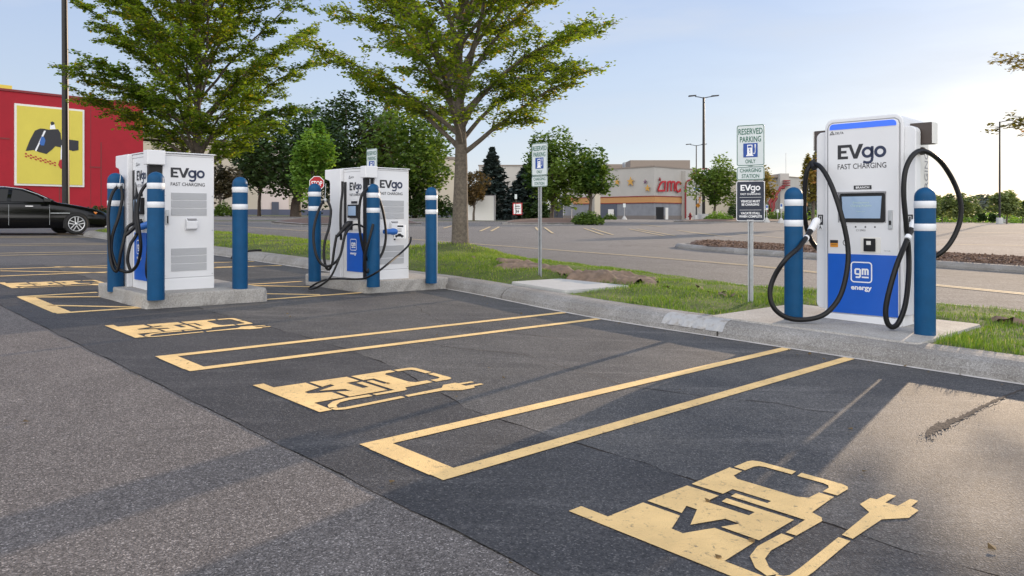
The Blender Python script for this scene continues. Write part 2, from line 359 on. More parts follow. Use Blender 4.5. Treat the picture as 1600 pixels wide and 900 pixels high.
def evlogo(mb, x0, z0, x1, cap, f):
    """the E V g o wordmark: material slot 0 for E V, slot 1 for g o"""
    k = (x1 - x0) / 3.28; h = cap - z0
    g = lambda a, b: f(x0 + a * k, z0 + b * h)
    mb.mi = 0
    mb.poly([(0, 0), (.24, 0), (.24, 1), (0, 1)], g)
    mb.poly([(.24, .80), (.70, .80), (.63, 1), (.24, 1)], g)
    mb.poly([(.24, .405), (.62, .405), (.62, .59), (.24, .59)], g); mb.poly([(.24, 0), (.72, 0), (.72, .19), (.24, .19)], g)
    mb.poly([(.63, 1), (.70, .80), (.80, .80), (1.10, 0), (1.36, 0), (1.19, .30), (.95, 1)], g)
    mb.poly([(1.19, .30), (1.36, 0), (1.76, 1), (1.47, 1)], g)
    mb.mi = min(1, 1)
    asp = h / k
    def rg(cx, ro, ri, a0=0, a1=360):
        for i in range(24):
            a = R(a0 + (a1 - a0) * i / 24); b = R(a0 + (a1 - a0) * (i + 1) / 24)
            mb.add([g(cx + ro * math.cos(a), .40 + ro / asp * math.sin(a)), g(cx + ro * math.cos(b), .40 + ro / asp * math.sin(b)),
                    g(cx + ri * math.cos(b), .40 + ri / asp * math.sin(b)), g(cx + ri * math.cos(a), .40 + ri / asp * math.sin(a))], [(0, 1, 2, 3)])
    rg(2.04, .39, .20); rg(2.88, .40, .20)
    mb.poly([(2.26, .05), (2.45, -.02), (2.45, .80), (2.26, .80)], g)
    mb.stroke([(2.355, .02), (2.33, -.17), (2.22, -.29), (2.0, -.31), (1.76, -.24)], .17, lambda a, b: g(a, b))
    mb.mi = 0
def gmlogo(mb, cx, cz, s, f):
    """rounded square with g m and the word energy; s = half size"""
    r = s * .28; pts = []
    for (sx, sz, a0) in ((1, 1, 0), (-1, 1, 90), (-1, -1, 180), (1, -1, 270)):
        for k in range(5):
            a = R(a0 + 22.5 * k); pts.append((cx + sx * (s - r) + r * math.cos(a), cz + sz * (s - r) + r * math.sin(a)))
    mb.stroke(pts, s * .12, f, closed=True)
    wd = s * .17; g = lambda a, b: (cx + a * s, cz + b * s)
    mb.stroke([g(-.12, .30), g(-.12, -.42), g(-.20, -.52), g(-.56, -.52)], wd, f)
    mb.stroke([g(-.14, .30), g(-.52, .30), g(-.60, .22), g(-.60, -.12), g(-.52, -.20), g(-.14, -.20)], wd, f)
    mb.stroke([g(.12, -.26), g(.12, .30), g(.56, .30), g(.64, .22), g(.64, -.26)], wd, f); mb.stroke([g(.38, .28), g(.38, -.26)], wd, f)
    mb.stroke([g(.04, -.50), g(.72, -.50)], wd * .9, f)
    text(mb, 'energy', cx - s * 1.02, cx + s * 1.02, cz - s * 1.78, cz - s * 1.30, f, .03)
def cr(pts, k=6):
    """Catmull-Rom through 3d points"""
    pts = [Vector(p) for p in pts]; o = []
    for i in range(len(pts) - 1):
        p0 = pts[max(0, i - 1)]; p1 = pts[i]; p2 = pts[i + 1]; p3 = pts[min(len(pts) - 1, i + 2)]
        for j in range(k):
            t = j / k; o.append(.5 * ((2 * p1) + (p2 - p0) * t + (2 * p0 - 5 * p1 + 4 * p2 - p3) * t * t + (3 * p1 - p0 - 3 * p2 + p3) * t ** 3))
    o.append(pts[-1]); return o

def leafquad(mb, c, s, rnd, t, flat=.5):
    """one leaf: a folded diamond"""
    a = rnd.uniform(0, 6.283); tilt = rnd.gauss(0, flat)
    d = Vector((math.cos(a), math.sin(a), rnd.uniform(-.5, .25))).normalized(); u_ = Vector((-math.sin(a), math.cos(a), tilt)).normalized()
    k = len(mb.v); h = s * .5; drop = Vector((0, 0, -s * .12))
    mb.v += [c - d * h, c + u_ * h * .8 + drop, c + d * h, c - u_ * h * .8 + drop]
    mb.f.append([k, k + 1, k + 2, k + 3]); mb.s.append(False); mb.m.append(0); mb.tint.append(t)
# ------------------------------------------------------------------ ground sheets
def axis(lo, hi, fine_lo, fine_hi, step):
    a = []; x = fine_lo
    while x <= fine_hi: a.append(x); x += step
    d = step; x = a[-1]
    while x < hi: d *= 1.25; x += d; a.append(x)
    d = step; x = a[0]; pre = []
    while x > lo: d *= 1.25; x -= d; pre.append(x)
    return pre[::-1] + a
xs = axis(-2600, 2600, -70, 110, 2.0); ys = axis(-300, 3200, -10, 130, 2.0)
g = MB(); nx = len(xs)
g.add([(x, y, gz(x, y) - (0.0 if y < 200 else min(6, (y - 200) * .004))) for y in ys for x in xs],
      [(j * nx + i, j * nx + i + 1, (j + 1) * nx + i + 1, (j + 1) * nx + i) for j in range(len(ys) - 1) for i in range(nx - 1)])
struct(g.build('ground', M['road']))
def sheet(name, p0, p1, q0, q1, dz, m, step=1.5, cut=None):
    a = MB(); n1 = max(1, round((p1 - p0) / step)); n2 = max(1, round((q1 - q0) / step))
    vs = [P3(p0 + (p1 - p0) * i / n1, q0 + (q1 - q0) * j / n2, dz) for j in range(n2 + 1) for i in range(n1 + 1)]
    a.add(vs, [(j * (n1 + 1) + i, j * (n1 + 1) + i + 1, (j + 1) * (n1 + 1) + i + 1, (j + 1) * (n1 + 1) + i) for j in range(n2) for i in range(n1)])
    return a.build(name, m)
struct(sheet('old_parking_lot', -40, 1.66, -30, 90, .006, M['oldasph']))
struct(sheet('old_parking_lot', 1.66, 9.5, 14.33, 90, .006, M['gapasph']))
struct(sheet('far_parking_lot', 25.4, 120, -150, 14, .006, M['farlot'], 3.0))
random.seed(4)
# new sealed asphalt with a slightly ragged seam, in two passes of the paver
def ragged(name, edge0, edge1, q0, q1, dz, m, step=.12, cols=1):
    a = MB(); n = int((q1 - q0) / step); vs = []
    for j in range(n + 1):
        q = q0 + (q1 - q0) * j / n; e0 = edge0(q); e1 = edge1(q)
        for c in range(cols + 1): vs.append(P3(e0 + (e1 - e0) * c / cols, q, dz))
    k = cols + 1
    a.add(vs, [(j * k + i, j * k + i + 1, (j + 1) * k + i + 1, (j + 1) * k + i) for j in range(n) for i in range(cols)])
    return struct(a.build(name, m))
rn = {}
def jit(q, amp, key, f=7.):
    return amp * (math.sin(q * f + key) * .5 + math.sin(q * f * 2.7 + key * 3) * .3 + math.sin(q * f * 6.3 + key * 5) * .2)
kerb_base = lambda q: 6.17 + .52 * smooth((q - 4.5) / 4.0)
crack = lambda q: 2.72 + (.45 * smooth((q - 2.6) / 2.6)) + jit(q, .035, 1.3, 3.1)
ragged('new_parking_lot', lambda q: 1.66 + jit(q, .012, .4), lambda q: crack(q) - .001, -14, 14.33, .010, M['newasph'])
ragged('new_parking_lot', lambda q: crack(q) + jit(q, .014, 2.1, 11) + .006, lambda q: kerb_base(q) + .02, -14, 14.33, .010, M['wornasph'])
ragged('asphalt_crack', lambda q: crack(q) - .03, lambda q: crack(q) + .04, -14, 14.33, .007, M['pot'])
ragged('gutter_line', lambda q: kerb_base(q) - .045 + jit(q, .006, 1.), lambda q: kerb_base(q) + .03, -14, 26, .014, M['gutter'])

# kerb (sections with joints) along the grass strip
KP = [(0.0, -.05), (.02, .055), (.07, .115), (.13, .145), (.20, .155), (.36, .158), (.37, -.05)]
def kerbrun(path, side=1, joint=3.2, name='kerb', m=None, dzf=0.):
    """path: list of (p,q); side: +1 when the raised side lies towards the left of travel"""
    a = MB(); acc = 0.; pts = [Vector(x) for x in path]
    fine = [pts[0]]
    for i in range(len(pts) - 1):
        d = (pts[i + 1] - pts[i]).length; n = max(1, int(d / .4))
        for k in range(1, n + 1): fine.append(pts[i] + (pts[i + 1] - pts[i]) * k / n)
    cur = []; secs = []
    for i, b in enumerate(fine):
        if i: acc += (b - fine[i - 1]).length
        cur.append(b)
        if acc > joint and i < len(fine) - 1:
            secs.append(cur); acc = 0.; d = (fine[i + 1] - b).normalized(); cur = [b + d * .022]
    secs.append(cur)
    for s_ in secs:
        if len(s_) < 2: continue
        vs = []; n = len(s_)
        for i in range(n):
            t = (s_[min(n - 1, i + 1)] - s_[max(0, i - 1)]).normalized(); nr = Vector((-t.y, t.x)) * side
            for (o_, z) in KP:
                w_ = s_[i] + nr * o_; vs.append(P3(w_.x, w_.y, z + dzf))
        k = len(KP)
        a.add(vs, [(i * k + j, i * k + j + 1, (i + 1) * k + j + 1, (i + 1) * k + j) for i in range(n - 1) for j in range(k - 1)], False)
        a.add(vs[:k], [tuple(range(k))]); a.add(vs[-k:], [tuple(range(k))])
    return struct(a.build(name, m or M['kerb'], bevel=.012))
near = [(kerb_base(q), q) for q in [-14 + .8 * i for i in range(50)]] + [(6.75, 25.4), (6.95, 25.95), (7.35, 26.3), (8.6, 26.5), (9.6, 26.3), (10.1, 25.9), (10.25, 25.2)] + [(10.25, 24 - i) for i in range(39)]
kerbrun([(p, q + .0) for p, q in near], side=-1)
# pale repair patch on the kerb face
a = MB(); n = 14
for j in range(n + 1):
    q = 4.22 - .66 * j / n
    for k, (o_, z) in enumerate(KP[1:5]): a.v.append(P3(kerb_base(q) + o_ - .004 + (.01 if k == 0 else 0) * math.sin(j * 2.), q, z + .004))
for j in range(n):
    for k in range(3): a.f.append([j * 4 + k, j * 4 + k + 1, (j + 1) * 4 + k + 1, (j + 1) * 4 + k]); a.s.append(False); a.m.append(0)
struct(a.build('kerb_patch', M['patchpaint']))

# grass strip surface
def hgrass(p, q):
    e_ = kerb_base(q) + .33; hill = max(0., math.sin(math.pi * max(0., min(1., (p - e_) / (10.3 - e_))))) ** .85
    amp = .03 + .13 * smooth((q - 4.5) / 4.)
    h = .150 + amp * hill
    x, y = PQ(p, q)
    d = math.hypot(x + .93, y - 14.6); h += .16 * math.exp(-(d / .75) ** 2) + .05 * math.exp(-(d / 2.0) ** 2)
    h += .008 * math.sin(p * 5.1 + q * 3.3) + .006 * math.sin(q * 9.1 - p * 7.)
    for (pa, pb, qa, qb) in ((6.5, 8.05, 5.9, 7.15), (6.3, 8.2, 1.92, 3.85)):
        dd_ = max(pa - p, p - pb, qa - q, q - qb, 0.)
        h = min(h, .150 + dd_ * .45) if dd_ < .6 else h
    return h
def soilmask(p, q):
    """bare earth left by the trench behind the slab"""
    best = 0.
    if 4.4 < q < 9.6:
        c = 8.35 + .12 * math.sin(q * 2.2) + .10 * math.sin(q * 5.1 + 1); wd = .22 + .14 * math.sin(q * 3.1 + .6) + (.14 if 6.0 < q < 8.4 else -.06)
        wd *= smooth((q - 4.4) / 1.0) * smooth((9.6 - q) / 1.0)
        best = max(0., 1 - abs(p - c - .10 * math.sin(q * 11 + p * 7) * math.sin(q * 5)) / max(.05, wd))
    if .1 < q < 2.0:
        c = 8.55 + .05 * math.sin(q * 6); wd = .13 * smooth((q - .1) / .4) * smooth((2.0 - q) / .4); best = max(best, 1 - abs(p - c) / max(.05, wd))
    return best
a = MB(); n1, n2 = 44, 330; vs = []
for j in range(n2 + 1):
    q = -13.5 + 39.6 * j / n2
    e0 = kerb_base(q) + .33; e1 = 9.95
    if q > 25.2: e0 += (q - 25.2) ** 2 * 1.2; e1 -= (q - 25.2) ** 2 * .6
    for i in range(n1 + 1):
        p = e0 + (e1 - e0) * i / n1
        x, y = PQ(p, q); sm = soilmask(p, q)
        vs.append(P3(p, q, hgrass(p, q) - .012 - .05 * min(1., sm * 2)))
a.add(vs, [(j * (n1 + 1) + i, j * (n1 + 1) + i + 1, (j + 1) * (n1 + 1) + i + 1, (j + 1) * (n1 + 1) + i) for j in range(n2) for i in range(n1)], True)
struct(a.build('grass_strip', M['turf']))
# bare soil, lumpy
random.seed(9); a = MB(); st = .04; idx = {}
qi = int((9.6 - .1) / st)
from mathutils import noise as mn
def hs(p, q):
    m_ = soilmask(p, q)
    v = Vector((p, q, 0)); nn = mn.noise(v * 2.6) * .05 + mn.noise(v * 7.) * .035 + mn.noise(v * 18.) * .018 + abs(mn.noise(v * 4.3)) * .05
    return hgrass(p, q) - .05 + .055 * min(1, m_ * 2.2) + min(1, m_ * 2.5) * nn
for j in range(qi):
    q = .1 + j * st
    for i in range(34):
        p = 7.75 + i * st
        if soilmask(p, q) > 0 and soilmask(p + st, q) > 0 and soilmask(p, q + st) > 0 and soilmask(p + st, q + st) > 0:
            ids = []
            for (pp, qq, kk) in ((p, q, (i, j)), (p + st, q, (i + 1, j)), (p + st, q + st, (i + 1, j + 1)), (p, q + st, (i, j + 1))):
                if kk not in idx: idx[kk] = len(a.v); a.v.append(P3(pp, qq, hs(pp, qq)))
                ids.append(idx[kk])
            a.f.append(ids); a.s.append(True); a.m.append(0)
struct(a.build('bare_soil', M['soil']))
# grass blades
random.seed(2)
def blades(n, qlo, qhi, hmin, hmax, wd, plo=None, phi=9.95):
    for _ in range(n):
        q = random.uniform(qlo, qhi); p = random.uniform((kerb_base(q) + .34) if plo is None else plo, phi)
        if soilmask(p, q) > .12 + .2 * random.random(): continue
        if p < 8.0 and 5.96 < q < 7.10: continue
        if 1.93 < q < 3.82 and p < 8.17: continue
        if q > 25.4: continue
        b = P3(p, q, hgrass(p, q) - .02)
        tuft = .75 + .45 * math.sin(p * 2.7 + 1.3 * math.sin(q * 2.1)) * math.sin(q * 2.3 + p)
        h = random.uniform(hmin, hmax) * max(.45, tuft); an = random.uniform(0, 6.283); le = random.uniform(.1, .9) * h
        dx, dy = math.cos(an), math.sin(an); sx, sy = -dy * wd, dx * wd
        mid = b + Vector((dx * le * .35, dy * le * .35, h * .62)); tip = b + Vector((dx * le, dy * le, h))
        k = len(gb.v)
        gb.v += [b + Vector((sx, sy, 0)), b - Vector((sx, sy, 0)), mid - Vector((sx, sy, 0)) * .7, mid + Vector((sx, sy, 0)) * .7, tip]
        gb.f += [[k, k + 1, k + 2, k + 3], [k + 3, k + 2, k + 4]]; gb.s += [False, False]; gb.m += [0, 0]
        dry = .5 + .35 * math.sin(p * 1.9 + q * .8) + .15 * math.sin(q * 4.1)
        t = min(.8, max(0., random.gauss(.34 + .28 * smooth((q - 7) / 4), .2) + .10 * dry))  # shade put into the tint: darker green toward the right, brighter at left
        if random.random() < .015 + .03 * dry: t = 1.
        gb.tint += [t, t]
def SLAB(q): return 7.55 + .35 * (7.15 - q) / 1.3
gb = MB(); gb.tint = []
blades(46000, -2.0, 6, .030, .066, .0024); blades(34000, 6, 10.5, .025, .058, .003); blades(26000, 10.5, 25.3, .03, .07, .006)
blades(2500, 1.2, 1.93, .05, .10, .003); blades(2500, 3.85, 5.0, .04, .08, .003)
stuff(gb.build('grass', M['grass']))

# ------------------------------------------------------------------ painted markings
def strip(a, A, B, wd, dz=.014):
    """painted strip between two ground points given as (p,q)"""
    A = Vector(A); B = Vector(B); d = B - A; n = max(1, int(d.length / 1.0)); t = d.normalized(); nr = Vector((-t.y, t.x)) * wd / 2
    for i in range(n):
        c0 = A + d * i / n; c1 = A + d * (i + 1) / n
        a.add([P3(*(c0 + nr), dz), P3(*(c0 - nr), dz), P3(*(c1 - nr), dz), P3(*(c1 + nr), dz)], [(0, 1, 2, 3)])
def px(u, v): x = gp(u, v); return toPQ(x.x, x.y)
def ubox(qa, qb, p0=1.93, p1=None, wd=.085):
    """two stall lines joined at the front"""
    a = MB(); hi = max(qa, qb); lo = min(qa, qb)
    e = lambda q: kerb_base(q) - .03
    strip(a, (p0, hi), (p1 or e(hi), hi), wd); strip(a, (p0, lo), (p1 or e(lo), lo), wd)
    strip(a, (p0 + .06, hi - wd / 2), (p0 + .06, lo + wd / 2), .13)
    return a
struct(ubox(5.50, 4.97).build('parking_line', M['paint']))
struct(ubox(2.92, 2.40).build('parking_line', M['paint']))
a = MB(); strip(a, (1.93, .30), (kerb_base(.3) - .03, .30), .085)
a = MB()   # hatched boxes round the two islands
strip(a, (1.94, 9.72), (2.75, 9.78), .085); strip(a, (1.94, 8.16), (2.72, 8.16), .085); strip(a, (2.0, 9.68), (2.0, 8.20), .15)
strip(a, px(42, 466), px(158, 465.5), .08); strip(a, px(75, 479), px(216, 482), .08)
struct(a.build('parking_line', M['paint']))
a = MB()
strip(a, px(387, 446), px(471, 441), .08); strip(a, px(387, 447.5), px(484, 449.5), .08); strip(a, px(409, 460.5), px(500, 462), .08); strip(a, px(412, 470), px(568, 458.5), .085)
struct(a.build('parking_line', M['paint']))
a = MB()
strip(a, (1.94, 12.36), (6.6, 12.7), .085); strip(a, (1.94, 13.60), (6.6, 13.75), .085); strip(a, (2.0, 13.56), (2.0, 12.4), .15)
strip(a, px(0, 424.5), px(165, 427.5), .08); strip(a, px(85, 418), px(190, 420), .08); strip(a, px(338, 418.5), px(440, 416), .08)
struct(a.build('parking_line', M['paint']))
a = MB()
for q in (16.75, 17.4, 20.1, 20.75, 24.0, 24.6): strip(a, (-.5, q), (6.7, q + .12), .10)
struct(a.build('faded_parking_line', M['paintold']))
# far lot lines
a = MB()
for (u0, v0, u1, v1) in [(750, 361.7, 766, 354.7), (767, 361.7, 780, 354.7), (693, 357, 706, 353.2), (837, 355.6, 841, 360.5), (850.6, 355.8, 864, 365), (912, 357, 942.5, 367.5), (924, 357, 958, 367.5),
                         (983, 358, 1038, 369), (995, 358, 1056, 369), (1056, 360, 1120, 368), (1074, 363, 1145, 371), (1000, 350.5, 1035, 355), (1330, 371, 1395, 377), (1460, 382, 1600, 384), (1470, 363, 1600, 364.5), (1460, 355.5, 1600, 357.5), (1150, 366, 1230, 373), (1200, 358, 1270, 362)]:
    strip(a, px(u0, v0), px(u1, v1), .13, .02)
struct(a.build('faded_parking_line', M['paintold']))
# road centre line, double
a = MB(); cpts = [px(340, 352), px(470, 360.5), px(735, 381), px(1000, 401), px(1180, 416), px(1480, 448), px(1600, 460)]
cpts.append((cpts[-1][0] * 2 - cpts[-2][0], cpts[-1][1] * 2 - cpts[-2][1])); cpts.append((cpts[-1][0] - .5, cpts[-1][1] - 8))
for off in (-.11, .11):
    for i in range(len(cpts) - 1): strip(a, (cpts[i][0] + off, cpts[i][1]), (cpts[i + 1][0] + off, cpts[i + 1][1]), .085, .012)
struct(a.build('road_centre_line', M['paintold']))
# EV charging stencil
ST = [[(-.02, 0), (.05, 0), (.05, .125), (.258, .13), (.258, .293), (.137, .337), (.135, .384), (.258, .433), (.258, .583), (.055, .588), (.055, .775), (-.02, .775)],
      [(.284, .131), (.545, .140), (.545, .283), (.452, .283), (.455, .458), (.50, .458), (.50, .322), (.545, .317), (.545, .587), (.284, .587), (.284, .443), (.36, .473), (.36, .417), (.217, .362), (.357, .302), (.357, .257), (.284, .283)],
      [(.575, .142), (.883, .140), (.88, .20), (.80, .205), (.775, .235), (.775, .49), (.80, .527), (.888, .53), (.888, .59), (.665, .60), (.645, .645), (.615, .66), (.419, .654), (.416, .617), (.576, .614), (.576, .317), (.62, .314), (.62, .446), (.652, .446), (.652, .283), (.576, .283)],
      [(.903, .149), (1.02, .150), (1.048, .160), (1.062, .19), (1.062, .355), (1.010, .36), (1.010, .24), (1.0, .215), (.975, .205), (.90, .203)],
      [(1.062, .379), (1.062, .55), (1.048, .58), (1.02, .592), (.915, .592), (.912, .535), (.975, .533), (1.0, .52), (1.010, .495), (1.010, .384)],
      [(.548, .757), (.544, .795), (.80, .80), (.893, .862), (1.0, .862), (1.02, .83), (1.105, .828), (1.105, .80), (.985, .793), (.985, .748), (1.095, .75), (1.095, .72), (.994, .713), (.99, .69), (.891, .688), (.835, .743)]]
def symbol(q0, p0=2.10, label=''):
    a = MB(); f = lambda s, t: P3(p0 + s, q0 - t, .014)
    for pl in ST: a.poly(pl, f)
    a.stroke([(.395, .634), (.24, .628), (.16, .645), (.105, .69), (.085, .735)], .045, f)
    a.stroke([(.078, .745), (.085, .775), (.12, .79), (.20, .790), (.52, .777)], .040, f)
    o = a.build('charging_symbol', M['paint'])
    tag(o, label, 'pavement marking', 'painted charging symbols in the stalls')
symbol(1.82, 2.10, 'largest yellow painted charging pump symbol, nearest the camera and cut by the bottom edge')
symbol(4.33, 2.09, 'yellow painted charging pump symbol between the two bare long stall boxes')
symbol(7.15, 2.09, 'yellow painted charging pump symbol in the stall just right of the near concrete island')
symbol(11.45, 2.09, 'yellow painted charging pump symbol at the left edge beyond the near concrete island')

# pothole at lower right: a jagged break with crumbled rim, thinning into a crack
cl_ = [(1447, 683, 12), (1456, 677, 15), (1468, 671, 15), (1482, 665, 12), (1498, 658, 8), (1512, 651, 7), (1526, 644, 6), (1542, 636, 4), (1556, 629, 5), (1570, 623, 3), (1586, 616, 3), (1600, 611, 2), (1630, 602, 2)]
def broken(name, dz, k_, m, seed, grow=0.):
    rr = random.Random(seed); up_, lo_ = [], []
    for i_ in range(len(cl_) - 1):
        for t_ in range(7):
            f_ = t_ / 7; u_, v_, w_ = [cl_[i_][c_] * (1 - f_) + cl_[i_ + 1][c_] * f_ for c_ in range(3)]
            w_ = w_ * k_ + grow
            up_.append((u_ + rr.gauss(0, .8), v_ - w_ * .5 * rr.uniform(.45, 1.35))); lo_.append((u_ + rr.gauss(0, .8), v_ + w_ * .5 * rr.uniform(.45, 1.35)))
    a = MB(); n_ = len(up_)
    a.add([P3(*px(*b), dz) for b in up_] + [P3(*px(*b), dz) for b in lo_], [(n_ + i_, n_ + i_ + 1, i_ + 1, i_) for i_ in range(n_ - 1)])
    return struct(a.build(name, m))
broken('pothole_rim', .0125, 1.25, M['gapasph'], 3, 3.)
broken('pothole', .0150, 1.0, M['pot'], 4)
rr = random.Random(6); a = MB()
for _ in range(260):
    c_ = cl_[int(rr.random() ** 1.6 * 9)]; b_ = gp(c_[0] + rr.gauss(0, 9), c_[1] + rr.gauss(0, 6), .012); r_ = rr.uniform(.0012, .0045)
    vs = [b_ + Vector((rr.uniform(-1, 1), rr.uniform(-1, 1), rr.uniform(0, 1.2))) * r_ for _ in range(5)]
    a.add(vs, [(0, 1, 2), (0, 2, 3), (0, 3, 4), (1, 2, 4), (1, 3, 4)])
stuff(a.build('gravel_crumbs', M['gapasph']))

rr = random.Random(21)
def hair(pts, w_, name='surface_crack', m='pot', dz=.013):
    a = MB(); o_ = []
    for i_ in range(len(pts) - 1):
        for t_ in range(8):
            f_ = t_ / 8; o_.append(((pts[i_][0] * (1 - f_) + pts[i_ + 1][0] * f_) + rr.gauss(0, .018), (pts[i_][1] * (1 - f_) + pts[i_ + 1][1] * f_) + rr.gauss(0, .018)))
    for i_ in range(len(o_) - 1): strip(a, o_[i_], o_[i_ + 1], w_ * rr.uniform(.4, 1.5), dz)
    struct(a.build(name, M[m]))
hair([(4.1, 14.3), (4.6, 11.5), (4.3, 10.2)], .010); hair([(3.6, 5.4), (4.1, 4.0), (3.9, 2.9), (4.4, 1.6)], .006); hair([(5.2, 6.9), (4.6, 5.6), (4.9, 4.2)], .006)
hair([px(950, 385), px(1000, 384), px(1040, 386)], .06, dz=.02); hair([px(640, 372), px(800, 379), px(960, 383)], .03, dz=.02)
for (p_, q_) in ():
    pass
a = MB(); a.tint = []
for _ in range(150):
    if rr.random() < .5: q_ = rr.uniform(-1, 14); p_ = kerb_base(q_) - abs(rr.gauss(0, .12)) - .02
    else: q_ = rr.uniform(-1, 12); p_ = rr.uniform(-3, 6)
    leafquad(a, P3(p_, q_, .022), rr.uniform(.015, .04), rr, rr.uniform(.4, 1.), .15)
stuff(a.build('leaf_litter', M['leafbrown']))
# ------------------------------------------------------------------ concrete islands
def island(name, poly, h, label, top=None, uneven=.0, m=None):
    """slab: polygon in (p,q), rounded corners, rough lower edge"""
    pts = []
    n = len(poly)
    for i in range(n):
        a_ = Vector(poly[(i - 1) % n]); b = Vector(poly[i]); c = Vector(poly[(i + 1) % n]); r = .07
        d1 = (a_ - b).normalized() * r; d2 = (c - b).normalized() * r
        for k in range(4):
            t = k / 3; pts.append((b + d1) * (1 - t) ** 2 + b * 2 * t * (1 - t) + (b + d2) * t * t)
    fine = []
    for i in range(len(pts)):
        A_ = pts[i]; B_ = pts[(i + 1) % len(pts)]; k = max(1, int((B_ - A_).length / .1))
        for j in range(k): fine.append(A_ + (B_ - A_) * j / k)
    a = MB(); n = len(fine); vs = []
    cen = sum(fine, Vector((0, 0))) / n
    for lvl, (sc, z) in enumerate([(1.0, -.03), (1.0, .03), (.998, h - .02), (.990, h)]):
        for i, b in enumerate(fine):
            j = (random.uniform(-.010, .010) if lvl < 2 else random.uniform(-.003, .003)) if uneven else 0
            d = (b - cen); L_ = d.length; b2 = cen + d * ((L_ * sc + j) / L_)
            vs.append(P3(b2.x, b2.y, z))
    a.add(vs, [(l * n + i, l * n + (i + 1) % n, (l + 1) * n + (i + 1) % n, (l + 1) * n + i) for l in range(3) for i in range(n)])
    a.add(vs[-n:], [tuple(range(n))])
    return tag(a.build(name, m or M['concrete']), label, 'concrete island')
random.seed(11)
island('concrete_island', [(2.64, 9.42), (2.70, 8.03), (4.02, 8.02), (3.95, 9.42)], .16, 'chipped grey concrete island under the nearer left charger', uneven=1)
island('concrete_island', [(5.28, 9.50), (5.40, 8.12), (6.75, 8.10), (6.75, 9.50)], .16, 'grey concrete island touching the kerb under the middle charger', uneven=1)
island('concrete_island', [(6.36, 3.80), (6.36, 1.96), (8.15, 1.96), (8.15, 3.80)], .168, 'pale concrete island behind the kerb under the big right charger')
island('concrete_slab', [(6.96, 7.12), (6.78, 5.98), (8.02, 5.94), (7.95, 7.12)], .180, 'pale flat utility slab set in the grass beside the middle sign post', m=M['slab'])

# ------------------------------------------------------------------ bollards
def bollard_mesh():
    root = thing('bollard', '', 'bollard', (0, 0, 0), 0, 'blue bollards with two white bands round the chargers')
    a = MB(); r = .082; H = 1.25
    prof = [(r, -.05), (r, H - r)] + [(r * math.cos(R(t)), H - r + r * math.sin(R(t))) for t in (12, 24, 36, 48, 60, 72, 82)] + [(.004, H)]
    a.lathe(prof, seg=32); a.build('sleeve', M['bollard'], root)
    for (z0, z1) in ((1.075, 1.135), (.885, .945)):
        b = MB(); b.lathe([(r + .001, z0), (r + .0025, z0 + .002), (r + .0025, z1 - .002), (r + .001, z1)], seg=32); b.build('reflective_band', M['reflect'], root)
    return root
B0 = bollard_mesh()
BL = [((-4.36, 8.30), 'left rear bollard of the near left island, behind the looped cables'),
      ((-3.615, 7.66), 'nearest bollard of the near left island, in front of its charger'),
      ((-3.035, 8.42), 'bollard standing alone at the right end of the near left island'),
      ((-2.62, 10.02), 'bollard of the middle island in front of the stop sign'),
      ((-1.75, 9.52), 'bollard of the middle island in front of its charger, between lettering and info card'),
      ((-1.09, 10.22), 'bollard at the right end of the middle island, left of the tree trunk'),
      ((2.62, 7.02), 'bollard left of the big right charger, crossed by its cable'),
      ((3.475, 6.35), 'bollard right of the big right charger, the nearest of all')]
for i, ((x, y), lab) in enumerate(BL):
    loc = (x, y, gz(x, y) + .155)
    if i == 0: B0.location = loc; B0['label'] = lab
    else: relabel(B0, lab, loc)

